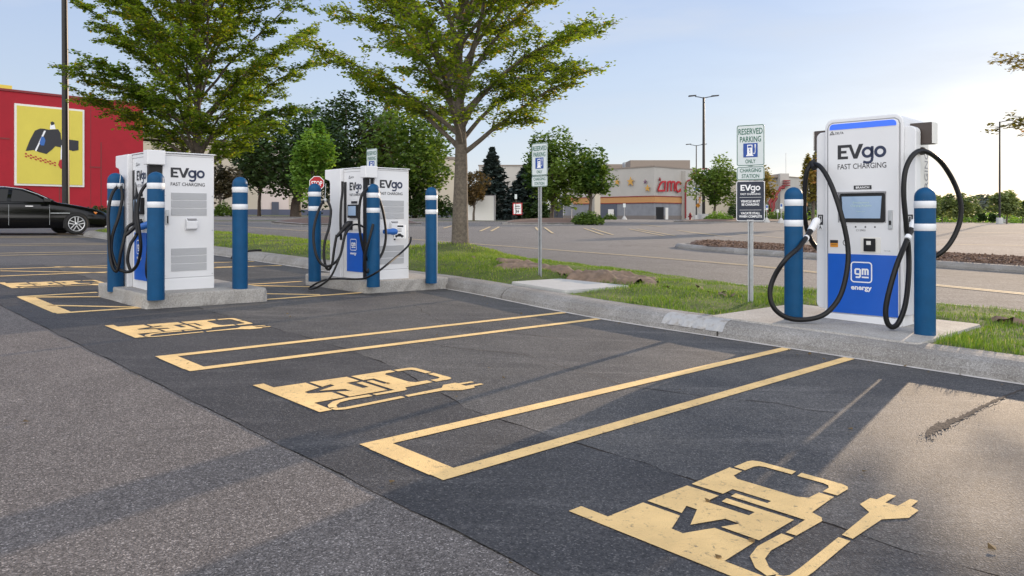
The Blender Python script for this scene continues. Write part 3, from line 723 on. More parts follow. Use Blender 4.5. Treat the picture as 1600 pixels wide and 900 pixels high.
# ------------------------------------------------------------------ small charger (white cabinet)
def charger_small(loc, label):
    t = thing('charging_station', label, 'charging station', loc, ROT, 'white cabinet chargers with vents on the side')
    H = 1.46
    a = MB()
    a.box(-.40, .40, .14, .69, -.03, H - .012); a.box(-.34, .34, .006, .14, -.03, H - .012)
    a.box(-.42, .42, -.004, .70, H - .010, H + .004)
    a.box(-.402, .402, .135, .692, -.03, .105)
    a.build('cabinet', M['white'], t, bevel=.006)
    a = MB()      # white left front cover and the two top beaks
    a.prism([(-.40, -.02), (-.125, -.02), (-.125, H - .002), (-.53, H - .002), (-.53, H - .13), (-.42, H - .155), (-.40, H - .19)], lambda x, z: (x, .14, z), lambda x, z: (x, -.045, z))
    a.build('side_cover', M['white'], t, bevel=.008)
    a = MB(); a.prism([(.33, H - .14), (.455, H - .14), (.455, H + .012), (.33, H + .012)], lambda x, z: (x, .15, z), lambda x, z: (x, -.035, z))
    a.build('cable_arm', M['white'], t, bevel=.008)
    a = MB(); a.box(.34, .375, .0, .139, .0, H - .145); a.box(.37, .395, .0, .015, .0, H - .145); a.build('cable_channel', M['black'], t)
    # side vents
    for z0, z1 in ((.786, 1.03), (.186, .43)):
        a = MB(); h = (z1 - z0 - .02) / 3
        for k in range(3): a.box(.398, .406, .225, .605, z0 + k * (h + .01), z0 + k * (h + .01) + h)
        a.build('vent', M['grille'], t)
    a = MB()
    for z in (H - .035, .112): a.box(.3995, .402, .145, .685, z, z + .004)
    a.box(-.124, .34, .0035, .008, H - .05, H - .046); a.box(-.128, -.124, .0035, .008, .0, H - .01)
    a.build('panel_joint', M['seam'], t)
    for (yy, zz) in ((.16, 1.40), (.67, 1.40), (.16, .14), (.67, .14), (.16, .62), (.67, .62), (.16, 1.0), (.67, 1.0)):
        a = MB(); a.lathe([(.006, -.002), (.006, .0015), (.003, .003)], seg=8, T=Matrix.Translation((.4005, yy, zz)) @ Matrix.Rotation(R(90), 4, 'Y')); a.build('screw', M['steel'], t)
    a = MB(); a.box(.400, .418, .165, .200, .69, .845); a.build('lock', M['steel'], t, bevel=.003)
    a = MB(); a.box(.402, .4195, .175, .190, .70, .78); a.build('lock_slot', M['black'], t)
    a = MB(); a.prism([(.40, .62), (.455, .64), (.455, .72), (.40, .755)], lambda x, z: (x, .375, z), lambda x, z: (x, .49, z)); a.build('handle', M['white'], t, bevel=.006)
    a = MB(); a.box(.402, .450, .388, .478, .733, .752); a.build('handle_recess', M['seam'], t)
    # prints: side
    s = lambda x, z: (.4035, .145 + x, z)
    a = MB(); evlogo(a, .075, 1.195, .44, 1.30, s); a.build('logo', [M['ink'], M['navy']], t)
    a = MB(); text(a, 'FAST CHARGING', .075, .44, 1.105, 1.142, s, .004); a.build('lettering', M['ink'], t)
    # prints: front
    s = lambda x, z: (x, .001, z)
    a = MB(); evlogo(a, .02, 1.165, .305, 1.27, s); a.build('logo', [M['ink'], M['navy']], t)
    a = MB(); text(a, 'FAST CHARGING', .02, .305, 1.09, 1.122, s, .004)
    a.build('lettering', M['ink'], t)
    a = MB(); a.stroke([(.0, 1.325), (.02, 1.36), (.04, 1.325)], .007, s, closed=True); text(a, 'DELTA', .05, .12, 1.327, 1.348, s, .01)
    a.build('maker_mark', M['ink'], t)
    a = MB(); a.box(-.035, .335, -.006, .007, .09, .60); a.build('blue_panel', M['blue'], t)
    a = MB(); gmlogo(a, .125, .445, .072, lambda x, z: (x, -.0085, z)); a.build('logo', M['whiteprint'], t)
    a = MB(); a.box(.02, .25, -.035, .007, .80, .975); a.build('screen_housing', M['black'], t, bevel=.006)
    a = MB(); a.box(.045, .225, -.0385, -.036, .83, .955); a.build('screen', M['screen'], t)
    a = MB(); a.box(.06, .20, -.002, .004, .99, 1.02); a.build('name_plate', M['ink'], t)
    a = MB(); a.box(.0, .09, -.02, .007, .64, .76); a.build('card_reader', M['black'], t, bevel=.004)
    a = MB(); a.box(.13, .22, -.006, .007, .645, .755); a.build('notice', M['offwhite'], t)
    a = MB(); a.box(-.115, -.060, .0, .006, .62, 1.28); a.build('cable_slot', M['black'], t)
    return t
def pad_at(p, q, h=.16): return P3(p, q, h)
CL = charger_small(pad_at(2.84, 8.73), 'white cabinet charger with side vents on the near left island')
CM = charger_small(pad_at(5.50, 8.70), 'white cabinet charger with side vents on the middle island, info card on its side')

def hose(parent, pts, r, name='charging_cable', m='rubber', seg=8):
    a = MB(); a.tube(cr([at(*b) for b in pts], 6), r, seg); return a.build(name, M[m], parent, world=True)
def plug(parent, A, B, r0, r1, m='black', name='plug', mid=None):
    a = MB(); A = at(*A); B = at(*B)
    pts = [A.lerp(B, k / 6) for k in range(7)]; a.tube(pts, r0, 10, rs=[r0 * .8, r0, r0 * 1.05, r0, r1, r1, r1 * .8]); return a.build(name, M[m], parent, world=True)
# left charger cables
h = .017
hose(CL, [(222, 344, 8.05), (203, 352, 7.98), (197, 362, 7.95), (193, 378, 7.92), (189, 395, 7.9), (186, 413, 7.9), (182, 424, 7.9), (176, 417, 7.9), (172, 398, 7.92), (170, 362, 7.95), (169, 337, 8.0), (172, 313, 8.05), (178, 298, 8.1), (187, 290, 8.15),
          (190, 297, 8.12), (191, 310, 8.1), (188, 327, 8.05), (184, 343, 8.02), (179, 357, 8.0), (175, 372, 7.98), (174, 390, 7.96), (178, 406, 7.94), (184, 419, 7.92), (194, 424, 7.9), (204, 424, 7.85), (213, 416, 7.8), (218, 402, 7.78), (220, 383, 7.76), (217, 354, 7.76),
          (215, 337, 7.78), (216, 317, 7.8), (220, 301, 7.82), (227, 290, 7.85), (235, 285, 7.88), (243, 284, 7.92), (250, 290, 8.0), (251, 330, 8.02), (250, 380, 8.02)], h)
hose(CL, [(204, 423, 7.86), (200, 411, 7.86), (200, 398, 7.86), (204, 382, 7.88), (211, 371, 7.9), (216, 362, 7.95)], h)
hose(CL, [(214, 285, 8.25), (214, 300, 8.2), (212, 318, 8.1), (212, 340, 8.0), (215, 365, 7.9)], h)
hose(CL, [(236, 300, 8.0), (235, 345, 7.95), (231, 395, 7.92), (229, 420, 7.9), (231, 434, 7.92), (236, 430, 7.95), (238, 400, 7.98)], h)
plug(CL, (196, 368, 7.94), (222, 345, 8.0), .020, .030)
plug(CL, (216, 356, 7.90), (240, 348, 7.95), .034, .040, 'plugblue')
a = MB(); a.lathe([(.03, -.02), (.034, 0), (.03, .02)], at(187, 290, 8.15), 12); a.tube([at(187, 288, 8.15), at(189, 268, 8.2)], .004, 6); a.build('cable_hanger', M['steel'], CL, world=True)
# middle charger cables
hose(CM, [(549, 351, 9.75), (541, 361, 9.62), (537, 376, 9.55), (532, 398, 9.5), (525, 409, 9.5), (513, 416, 9.5), (502, 412, 9.5), (494, 398, 9.5), (490, 376, 9.55), (491, 354, 9.6), (497, 331, 9.7), (503, 318, 9.8), (508, 313, 9.85),
          (513, 316, 9.85), (517, 328, 9.8), (516, 343, 9.75), (514, 356, 9.7), (508, 376, 9.65), (506, 398, 9.62), (509, 416, 9.6), (514, 421, 9.6), (519, 412, 9.6), (522, 391, 9.62), (526, 367, 9.65)], h)
plug(CM, (525, 371, 9.65), (546, 348, 9.72), .022, .040)
hose(CM, [(579, 293, 9.5), (571, 297, 9.45), (565, 306, 9.4), (562, 320, 9.4), (561, 340, 9.4), (562, 358, 9.4), (565, 378, 9.42), (570, 398, 9.45), (576, 408, 9.5), (587, 409, 9.62), (596, 398, 9.7), (601, 384, 9.74), (603, 366, 9.76), (601, 345, 9.76), (597, 325, 9.74), (590, 305, 9.7), (582, 294, 9.6)], h)
hose(CM, [(583, 350, 9.42), (578, 370, 9.38), (572, 392, 9.38), (569, 410, 9.4), (570, 422, 9.42), (575, 424, 9.45), (579, 410, 9.5)], h)
hose(CM, [(535, 284, 10.0), (535, 300, 9.95), (533, 318, 9.85), (532, 345, 9.8), (533, 375, 9.8)], h)
hose(CM, [(642, 371, 10.0), (641, 378, 9.9), (636, 386, 9.8), (622, 399, 9.6), (604, 414, 9.3), (588, 426, 9.2), (571, 434.5, 9.35), (561, 436, 9.45), (545, 436, 9.55), (528, 435.5, 9.7), (510, 437, 9.65), (496, 442, 9.6), (483, 450.5, 9.62), (491, 450.5, 9.45), (504, 444, 9.4), (517, 432, 9.4),
          (528, 409, 9.45), (535, 388, 9.5), (539, 369, 9.55), (549, 353, 9.6), (560, 351, 9.65), (570, 356, 9.7)], .013)
plug(CM, (600, 362, 9.8), (619, 362, 9.95), .035, .045, 'plugblue')
a = MB(); a.lathe([(.026, -.02), (.03, 0), (.026, .02)], at(508, 313, 9.85), 12); a.tube([at(508, 311, 9.85), at(509, 287, 9.95)], .004, 6); a.build('cable_hanger', M['steel'], CM, world=True)
a = MB(); a.lathe([(.026, -.02), (.03, 0), (.026, .02)], at(578, 292, 9.5), 12); a.tube([at(578, 290, 9.5), at(578, 280, 9.6)], .004, 6); a.build('cable_hanger', M['steel'], CM, world=True)
# info card on the middle charger
T = Matrix.Translation(P3(5.98, 8.245, .16) + Vector((0, 0, .54))) @ Matrix.Rotation(R(-16), 4, 'Z')
ic = thing('info_card', 'white info card with black header and car drawing on the middle charger', 'sign', T.to_translation(), R(-12))
a = MB(); a.box(-.105, .105, -.012, 0, 0, .185); a.build('card', M['whiteprint'], ic, bevel=.003)
a = MB(); f = lambda x, z: (x, -.0135, z)
a.poly([(-.075, .155), (.075, .155), (.075, .178), (-.075, .178)], f)
a.poly([(-.045, .028), (-.035, .045), (-.012, .052), (.005, .068), (.035, .07), (.055, .05), (.075, .044), (.082, .028)], f)
ring(-.022, .028, .013, .0, f, a); ring(.055, .028, .013, .0, f, a)
a.stroke([(-.085, .02), (-.085, .10), (-.065, .10), (-.065, .02)], .005, f, closed=True)
for z in (.132, .115, .098): a.stroke([(-.02, z), (.05, z)], .005, f)
a.build('print', M['ink'], ic)
a = MB(); a.box(-.12, -.05, .0, .06, -.02, .19); a.build('bracket', M['black'], ic)

# ------------------------------------------------------------------ large charger
CB = thing('charging_station', 'tall white charger with black screen and blue lower panel on the right island', 'charging station', P3(7.28, 2.73, .168), ROT)
H = 1.915
def rrect(x0, x1, z0, z1, r, n=5, corners=(1, 1, 1, 1)):
    o = []
    for (cx, cz, a0, on) in ((x1 - r, z1 - r, 0, corners[0]), (x0 + r, z1 - r, 90, corners[1]), (x0 + r, z0 + r, 180, corners[2]), (x1 - r, z0 + r, 270, corners[3])):
        if on:
            for k in range(n + 1): a_ = R(a0 + 90 * k / n); o.append((cx + r * math.cos(a_), cz + r * math.sin(a_)))
        else:
            o.append({0: (x1, z1), 90: (x0, z1), 180: (x0, z0), 270: (x1, z0)}[a0])
    return o
a = MB(); a.prism(rrect(-.355, .355, -.04, H, .085, corners=(1, 1, 0, 0)), lambda x, z: (x, .62, z), lambda x, z: (x, .0, z)); a.build('body', M['white'], CB, bevel=.008)
a = MB()
a.prism(rrect(-.318, .318, .065, H - .045, .05, corners=(1, 1, 0, 0)), lambda x, z: (x, .0, z), lambda x, z: (x, -.016, z)); a.build('front_panel', M['white'], CB, bevel=.004)
a = MB(); a.prism([(-.345, -.04), (.345, -.04), (.345, .05), (.30, .058), (-.30, .058), (-.345, .05)], lambda x, z: (x, .0, z), lambda x, z: (x, -.045 + z * .25, z)); a.build('plinth', M['white'], CB, bevel=.006)
a = MB(); a.stroke([(-.326, .06), (-.326, H - .09), (-.312, H - .055), (-.28, H - .037), (.28, H - .037), (.312, H - .055), (.326, H - .09), (.326, .06)], .010, lambda x, z: (x, -.0015, z)); a.build('panel_joint', M['seam'], CB)
a = MB(); a.prism(rrect(-.30, .30, H - .105, H - .052, .035, corners=(1, 1, 0, 0)), lambda x, z: (x, -.0165, z), lambda x, z: (x, -.0205, z)); a.build('light_bar', M['lightbar'], CB)
for sx in (-1, 1):
    a = MB(); pl = rrect(.350, .450, .09, 1.80, .055, corners=(1, 0, 0, 1)); pl = [(x * sx, z) for x, z in pl]
    if sx < 0: pl = pl[::-1]
    a.prism(pl, lambda x, z: (x, .16, z), lambda x, z: (x, .03, z)); a.build('side_cover', M['white'], CB, bevel=.008)
    a = MB(); x0, x1 = sorted((sx * .34, sx * .535)); a.box(x0, x1, .175, .30, 1.64, 1.835); a.build('cable_arm', M['brown'], CB, bevel=.004)
    a = MB(); x0, x1 = sorted((sx * .5365, sx * .548)); a.box(x0, x1, .175, .30, 1.642, 1.833); a.build('arm_cap', M['offwhite'], CB, bevel=.002)
    a = MB(); x0, x1 = sorted((sx * .30, sx * .40)); a.box(x0, x1, .16, .24, .12, 1.00); a.build('side_channel', M['brown'], CB)
    a = MB(); x0, x1 = sorted((sx * .38, sx * .50)); a.box(x0, x1, .165, .26, .86, 1.04); a.build('holster', M['black'], CB, bevel=.006)
    a = MB(); x0, x1 = sorted((sx * .30, sx * .385)); a.box(x0, x1, .25, .60, .02, 1.79); a.build('side_panel', M['offwhite'], CB, bevel=.006)
f = lambda x, z: (.387, .30 + x, z)
a = MB(); vs, fs = text2d('CHARGING', .0); a.add([(.3875, .52 - (v[1] - .35) * .14, 1.0 + v[0] * .115) for v in vs], fs); a.build('lettering', M['seam'], CB)
f = lambda x, z: (x, -.0175, z)
a = MB(); evlogo(a, -.225, 1.525, .215, 1.66, f); a.build('logo', [M['ink'], M['navy']], CB)
a = MB(); text(a, 'FAST CHARGING', -.225, .215, 1.430, 1.480, f, .005)
a.build('lettering', M['ink'], CB)
a = MB(); a.stroke([(-.298, 1.765), (-.278, 1.795), (-.258, 1.765)], .007, f, closed=True); a.stroke([(-.283, 1.767), (-.272, 1.78)], .005, f); text(a, 'DELTA', -.248, -.17, 1.766, 1.787, f, .012)
a.build('maker_mark', M['ink'], CB)
a = MB(); text(a, 'C12903', -.055, .03, .845, .862, f, .0)
a.build('lettering', M['ink'], CB)
a = MB(); a.box(-.075, .085, -.019, -.016, 1.235, 1.272); a.build('name_plate', M['ink'], CB)
a = MB(); text(a, 'BRANCH', -.055, .065, 1.244, 1.263, lambda x, z: (x, -.0200, z), .02); a.build('lettering', M['whiteprint'], CB)
# screen: recessed box frame and tilted display
a = MB(); x0, x1, z0, z1 = -.222, .212, .925, 1.215
a.stroke([(x0 + .006, z0), (x0 + .006, z1 - .006), (x1 - .006, z1 - .006), (x1 - .006, z0)], .012, f); 
a.prism([(x0, z1), (x0, z1 - .014), (x1, z1 - .014), (x1, z1)], lambda x, z: (x, -.0162, z), lambda x, z: (x, -.040, z))
a.build('screen_frame', M['seam'], CB)
a = MB(); a.prism(rrect(-.205, .205, .928, 1.198, .02), lambda x, z: (x, -.016, z), lambda x, z: (x, -.028, z)); a.build('screen_housing', M['black'], CB, bevel=.003)
a = MB(); a.prism([(-.17, .965), (.165, .965), (.178, 1.17), (-.182, 1.17)], lambda x, z: (x, -.0281, z), lambda x, z: (x, -.0295, z)); sc = a.build('screen', M['screen'], CB)
a = MB(); f2 = lambda x, z: (x, -.0305, z)
text(a, 'Simultaneous', -.08, .07, 1.105, 1.122, f2, .004); text(a, 'Charging Available', -.10, .09, 1.075, 1.092, f2, .004); text(a, 'Touch to start', -.05, .03, 1.025, 1.035, f2, .0)
a.build('screen_text', M['screenink'], CB)
a = MB()
for x in (-.142, -.058, .03, .115): ring(x, .885, .008, 0, f, a, n=10)
a.build('bolt', M['ink'], CB)
a = MB(); a.box(.232, .268, -.028, -.014, .868, 1.04); a.build('lock', M['steel'], CB, bevel=.003)
a = MB(); a.box(.240, .260, -.031, -.027, .905, .945); a.build('lock_slot', M['black'], CB)
a = MB(); a.box(-.012, .165, -.019, -.014, .645, .79); a.build('reader_plate', M['offwhite'], CB, bevel=.002)
a = MB(); a.box(.018, .122, -.034, -.018, .66, .778); a.build('card_reader', M['black'], CB, bevel=.004)
a = MB(); a.box(.045, .085, -.0365, -.033, .72, .755); a.build('reader_window', M['offwhite'], CB)
a = MB(); a.box(-.296, -.222, -.0185, -.015, .690, .757); a.build('warning_label', M['orange'], CB)
a = MB(); a.box(-.296, -.222, -.0195, -.0183, .728, .757); a.stroke([(-.285, .712), (-.235, .712)], .004, lambda x, z: (x, -.0192, z)); a.build('print', M['ink'], CB)
a = MB(); ring(-.145, .735, .032, .026, f, a); ring(-.145, .735, .012, 0, f, a); a.build('keyhole', M['ink'], CB)
a = MB(); text(a, 'Scan to pay', .195, .25, .665, .675, f, .0); a.build('lettering', M['ink'], CB)
a = MB(); a.box(-.317, .317, -.0195, -.015, .068, .628); a.build('blue_panel', M['blue'], CB)
a = MB(); gmlogo(a, -.005, .462, .092, lambda x, z: (x, -.021, z)); a.build('logo', M['whiteprint'], CB)
a = MB(); fw = lambda x, z: (x, .0285, z)
for s0 in (-.435, .375): a.poly([(s0, .90), (s0 + .05, .90), (s0 + .05, 1.0), (s0, 1.0)], fw)
a.build('letter_plate', M['ink'], CB)
a = MB(); fw2 = lambda x, z: (x, .0265, z)
for s0, c in ((-.435, 'A'), (.375, 'B')):
    a.poly([(s0 + .004, .855), (s0 + .046, .855), (s0 + .046, .90), (s0 + .004, .90)], fw2)
    a.stroke([(s0 + .015, .93), (s0 + .015, .985), (s0 + .035, .985), (s0 + .035, .93)], .004, fw2, closed=True)
a.build('letter_tile', M['whiteprint'], CB)
a = MB()
for s0, c in ((-.435, 'A'), (.375, 'B')): text(a, c, s0 + .012, s0 + .038, .860, .895, lambda x, z: (x, .0245, z), .03)
a.build('lettering', M['ink'], CB)
h = .0225
hose(CB, [(1259, 372, 7.0), (1248, 387, 6.86), (1228, 405, 6.76), (1210, 432, 6.8), (1203, 458, 6.8), (1210, 482, 6.78), (1232, 497, 6.78), (1262, 499, 6.8), (1290, 490, 6.82), (1312, 464, 6.85), (1323, 425, 6.87), (1325, 388, 6.9), (1317, 345, 6.93), (1305, 305, 7.0), (1293, 277, 7.1), (1281, 260, 7.2), (1270, 257, 7.3),
          (1261, 268, 7.32), (1257, 300, 7.35), (1257, 335, 7.38), (1262, 362, 7.42), (1270, 380, 7.45), (1283, 394, 7.5)], h, seg=12)
plug(CB, (1259, 372, 7.05), (1268, 358, 7.18), .024, .028)
plug(CB, (1266, 361, 7.15), (1277, 344, 7.28), .034, .040, 'whiteprint')
a = MB(); a.tube([at(1257.5, 375, 7.03), at(1260, 371, 7.07)], .029, 12); a.build('plug_ring', M['whiteprint'], CB, world=True)
hose(CB, [(1419, 370, 6.62), (1413, 385, 6.58), (1402, 412, 6.52), (1391, 448, 6.5), (1384, 482, 6.5), (1386, 503, 6.5), (1394, 511, 6.5), (1404, 504, 6.52), (1414, 478, 6.55), (1419, 440, 6.6), (1420, 400, 6.65), (1416, 350, 6.64), (1412, 305, 6.64), (1414, 270, 6.65), (1423, 247, 6.68), (1436, 236, 6.74),
          (1452, 239, 6.82), (1471, 254, 6.95), (1489, 282, 7.0), (1500, 312, 7.0), (1501, 340, 7.0), (1492, 367, 7.0), (1477, 389, 7.0), (1458, 402, 7.02), (1438, 405, 7.1), (1420, 403, 7.3)], h, seg=12)
plug(CB, (1419, 371, 6.62), (1424, 357, 6.66), .024, .028)
plug(CB, (1422, 361, 6.65), (1431, 344, 6.80), .032, .036, 'whiteprint')
a = MB(); a.tube([at(1417.5, 374, 6.6), at(1420, 369, 6.62)], .029, 12); a.build('plug_ring', M['whiteprint'], CB, world=True)
a = MB(); a.tube([at(1271, 255, 7.3), at(1272, 249, 7.3)], .016, 8); a.tube([at(1272, 249, 7.3), at(1274, 233, 7.33)], .003, 6); a.tube([at(1273, 262, 7.27), at(1269, 254, 7.32)], .034, 10); a.build('cable_hanger', M['black'], CB, world=True)
a = MB(); a.tube([at(1430, 237, 6.83), at(1442, 236, 6.87)], .036, 12); a.tube([at(1436, 232, 6.85), at(1432, 220, 6.9)], .014, 8); a.build('cable_hanger', M['brown'], CB, world=True)

# ------------------------------------------------------------------ sign posts
def u_post(mb, h, w_=.060):
    pr = [(-w_ / 2, 0), (-w_ / 2 + .012, 0), (-w_ / 2 + .016, .022), (w_ / 2 - .016, .022), (w_ / 2 - .012, 0), (w_ / 2, 0), (w_ / 2, .004), (w_ / 2 - .010, .005), (w_ / 2 - .014, .028), (-w_ / 2 + .014, .028), (-w_ / 2 + .010, .005), (-w_ / 2, .004)]
    mb.prism(pr, lambda x, y: (x, y, -.3), lambda x, y: (x, y, h))
def plate(parent, x0, x1, z0, z1, face, border, name, r=.025, y=-.004):
    a = MB(); a.prism(rrect(x0, x1, z0, z1, r), lambda x, z: (x, y + .0025, z), lambda x, z: (x, y, z)); o = a.build(name, face, parent)
    if border:
        b = MB(); b.stroke(rrect(x0 + .007, x1 - .007, z0 + .007, z1 - .007, r * .75), .007, lambda x, z: (x, y - .0015, z), closed=True); b.build('border', border, o)
    return o
def reserved_sign(loc, rz, label, third=False, top=1.95, dark=False):
    t = thing('parking_sign', label, 'parking sign', loc, rz, 'reserved charging parking signs on steel posts')
    a = MB(); u_post(a, top - .02); a.build('post', M['steel'], t)
    z1 = top; z0 = top - .455
    pa = plate(t, -.1525, .1525, z0, z1, M['signface'], M['signgreen'], 'sign_plate')
    f = lambda x, z: (x, -.0065, z)
    a = MB(); text(a, 'RESERVED', -.132, .132, z1 - .105, z1 - .040, f, .012); text(a, 'PARKING', -.115, .115, z1 - .190, z1 - .128, f, .012); text(a, 'ONLY', -.055, .055, z0 + .030, z0 + .072, f, .012)
    a.build('lettering', M['signgreen'], pa)
    a = MB(); a.poly([(-.078, z0 + .095), (.078, z0 + .095), (.078, z0 + .25), (-.078, z0 + .25)], f); a.build('symbol_field', M['signblue'], pa)
    f = lambda x, z: (x, -.0075, z); zz = z0 + .108; a = MB()
    a.poly([(-.045, zz), (.032, zz), (.032, zz + .012), (.022, zz + .014), (.022, zz + .125), (-.035, zz + .125), (-.035, zz + .014), (-.045, zz + .012)], f)
    a.stroke([(.026, zz + .03), (.046, zz + .025), (.052, zz + .05), (.052, zz + .12)], .006, f); a.stroke([(.052, zz + .09), (.052, zz + .128)], .014, f)
    a.build('pump_symbol', M['whiteprint'], pa)
    f = lambda x, z: (x, -.0085, z); a = MB(); a.poly([(-.027, zz + .092), (.014, zz + .092), (.014, zz + .115), (-.027, zz + .115)], f)
    text(a, 'E', -.014, .002, zz + .060, zz + .080, f, .03); text(a, 'V', -.016, .004, zz + .030, zz + .050, f, .03); a.build('pump_detail', M['signblue'], pa)
    z1 = z0 - .006; z0 = z1 - .152
    pb = plate(t, -.1525, .1525, z0, z1, M['signface'], M['signgreen'], 'sign_plate')
    f = lambda x, z: (x, -.0065, z); a = MB(); text(a, 'CHARGING', -.115, .115, z0 + .088, z0 + .130, f, .012); text(a, 'STATION', -.095, .095, z0 + .025, z0 + .067, f, .012); a.build('lettering', M['signgreen'], pb)
    if third:
        z1 = z0 - .006; z0 = z1 - .452
        pc = plate(t, -.158, .158, z0, z1, M['signnavy'], M['whiteprint'], 'sign_plate', y=-.006)
        f = lambda x, z: (x, -.0085, z); a = MB(); evlogo(a, -.108, z1 - .110, .108, z1 - .045, f)
        text(a, 'FAST CHARGING', -.108, .108, z1 - .158, z1 - .138, f, .02)
        for zl in (z1 - .185, z1 - .325): a.stroke([(-.118, zl), (.118, zl)], .003, f)
        text(a, 'VEHICLE MUST', -.105, .105, z1 - .240, z1 - .216, f, .035); text(a, 'BE CHARGING', -.095, .095, z1 - .276, z1 - .252, f, .035)
        text(a, 'VACATE STALL', -.105, .105, z1 - .372, z1 - .348, f, .035); text(a, 'WHEN COMPLETE', -.125, .125, z1 - .408, z1 - .384, f, .035); text(a, 'evgo.com', -.035, .035, z1 - .440, z1 - .428, f, .02)
        a.build('lettering', [M['whiteprint'], M['whiteprint']], pc)
    return t
x, y = 2.64, 8.35; reserved_sign((x, y, gz(x, y) + .13), R(-32), 'reserved parking sign with a dark navy charging plate below, in front of the right charger', True, 2.01)
x, y = .39, 10.63; reserved_sign((x, y, gz(x, y) + .13), ROT, 'reserved parking sign by the utility slab, right of the tree trunk', False, 1.95)
x, y = -2.32, 12.5; reserved_sign((x, y, gz(x, y) + .13), ROT, 'reserved parking sign whose top shows above the middle charger', False, 1.95)

# ------------------------------------------------------------------ trees
def limbpath(base, az, el0, el1, length, rnd, n=8, wob=.12):
    pts = [Vector(base)]; a = az; 
    for i in range(n):
        t = i / (n - 1); el = el0 + (el1 - el0) * t + rnd.gauss(0, wob * .6); a += rnd.gauss(0, wob)
        d = Vector((math.cos(a) * math.cos(el), math.sin(a) * math.cos(el), math.sin(el))); pts.append(pts[-1] + d * length / n)
    return pts
def maple(name, label, base, height, forkh, rad, tr, leafm, barkm, nl=26, leaf=.085, per=1.0, seed=1, group=None, lean=0., dens=12, cut=None, maxel=62, low=8, steep=38):
    rnd = random.Random(seed); t = thing(name, label, 'tree', base, 0, group)
    br = MB(); lf = MB(); lf.tint = []
    # trunk with a flare, continuing as leader
    tp = []; rs = []
    for i in range(15):
        z = height * .93 * i / 14; k = z / height
        tp.append(Vector((lean * z * .1 + .03 * math.sin(z * 1.7 + seed) * min(1, z / 3), .03 * math.sin(z * 1.3 + seed * 2), z - .08)))
        rs.append(tr * (1 - k) ** 1.15 * (1 + .55 * math.exp(-z / .12)) + .008)
    # finer at the base
    br.tube([tp[0] + Vector((0, 0, -.15)), tp[0], tp[0] + Vector((0, 0, .08)), tp[0] + Vector((0, 0, .22))] + tp[1:], 0, 12, rs=[tr * 1.9, tr * 1.55, tr * 1.22, tr * 1.06] + rs[1:])
    def tt(): return min(1, max(0, rnd.gauss(.48, .22)))
    def twig(p0, az, el, ln, r, depth, tb):
        n = 5; pts = limbpath(p0, az, el, el - .25 + rnd.gauss(0, .15), ln, rnd, n, .16)
        br.tube(pts, 0, 4, cap=False, rs=[r * (1 - .8 * i / n) + .0015 for i in range(n + 1)])
        if depth > 0:
            for i in range(1, n + 1):
                for sgn in (-1, 1):
                    if rnd.random() < .8: twig(pts[i], az + sgn * rnd.uniform(.5, 1.1), el + rnd.gauss(0, .22), ln * rnd.uniform(.35, .6) * (1 - .09 * i), r * .5, depth - 1, tb)
        k = int(dens * per * (ln / .5) * (.75 if depth else 1.)); 
        for j in range(k):
            i = rnd.random() ** .8 * (n - .01); p_ = pts[int(i)].lerp(pts[int(i) + 1], i - int(i))
            c = p_ + Vector((rnd.gauss(0, .055), rnd.gauss(0, .055), rnd.gauss(-.01, .04)))
            v = tb + rnd.gauss(0, .16); v = max(0, min(.93, v))
            if rnd.random() < .012: v = 1.
            leafquad(lf, c, leaf * rnd.uniform(.65, 1.25), rnd, v)
    for i in range(nl):
        k = (i + .5) / nl; z = forkh + (height * .90 - forkh) * k ** 1.1
        az = i * 2.39996 + rnd.gauss(0, .25)
        prof = math.sin(math.pi * min(1, (.24 + .76 * k))) ** .75 if k > .0 else .8
        R_ = rad * max(.22, prof) * rnd.uniform(.82, 1.10)
        el0 = R(steep + (maxel + 8 - steep) * k + rnd.gauss(0, 6)); el1 = R(low + (maxel - 6 - low) * k ** .8 + rnd.gauss(0, 6))
        ln = R_ / max(.35, math.cos((el0 + el1) / 2)) * .90
        zi = z / (height * .93) * 14; b0 = tp[min(13, int(zi))].lerp(tp[min(13, int(zi)) + 1], zi - int(zi))
        pts = limbpath(b0, az, el0, el1, ln, rnd, 10, .07); r0 = tr * (.33 - .18 * k) * (.9 + .2 * rnd.random())
        br.tube(pts, 0, 7, cap=False, rs=[r0 * (1 - .85 * j / 10) + .003 for j in range(11)])
        tb = .42 + rnd.gauss(0, .12) + .12 * k
        for j in range(2, 11):
            for sgn in (-1, 1):
                if j < 4 and rnd.random() < .5: continue
                d = pts[j] - pts[j - 1]; a2 = math.atan2(d.y, d.x); e2 = math.asin(max(-1, min(1, d.normalized().z)))
                twig(pts[j], a2 + sgn * rnd.uniform(.45, 1.05), e2 * .55 + rnd.gauss(0, .18), rad * .30 * rnd.uniform(.6, 1.15) * (1.15 - .05 * j), r0 * .22, 1, tb + rnd.gauss(0, .06))
        twig(pts[-1], az, el1, rad * .22, r0 * .2, 1, tb)
    br.build('trunk', M[barkm], t)
    lf.build('crown', M[leafm], t)
    return t
b = Vector((-1.0, 14.6, 0)); b.z = gz(b.x, b.y) + .27
maple('maple_tree', 'maple on a grass mound right of the middle charger, its grey trunk in full view', b, 6.6, 1.95, 3.1, .165, 'leaf1', 'barkgrey', nl=38, leaf=.080, seed=5, group='maples along the grass strip', dens=30, low=14, steep=42, maxel=68)
b = Vector((-10.25, 24.6, 0)); b.z = gz(b.x, b.y) + .2
maple('maple_tree', 'dense broad maple rising behind the near left charger', b, 9.2, 1.7, 4.05, .19, 'leaf2', 'bark', nl=52, leaf=.115, seed=12, group='maples along the grass strip', dens=22, maxel=72, low=14, steep=44)
b = Vector((15.3, 17.3, 0)); b.z = gz(b.x, b.y) + .2
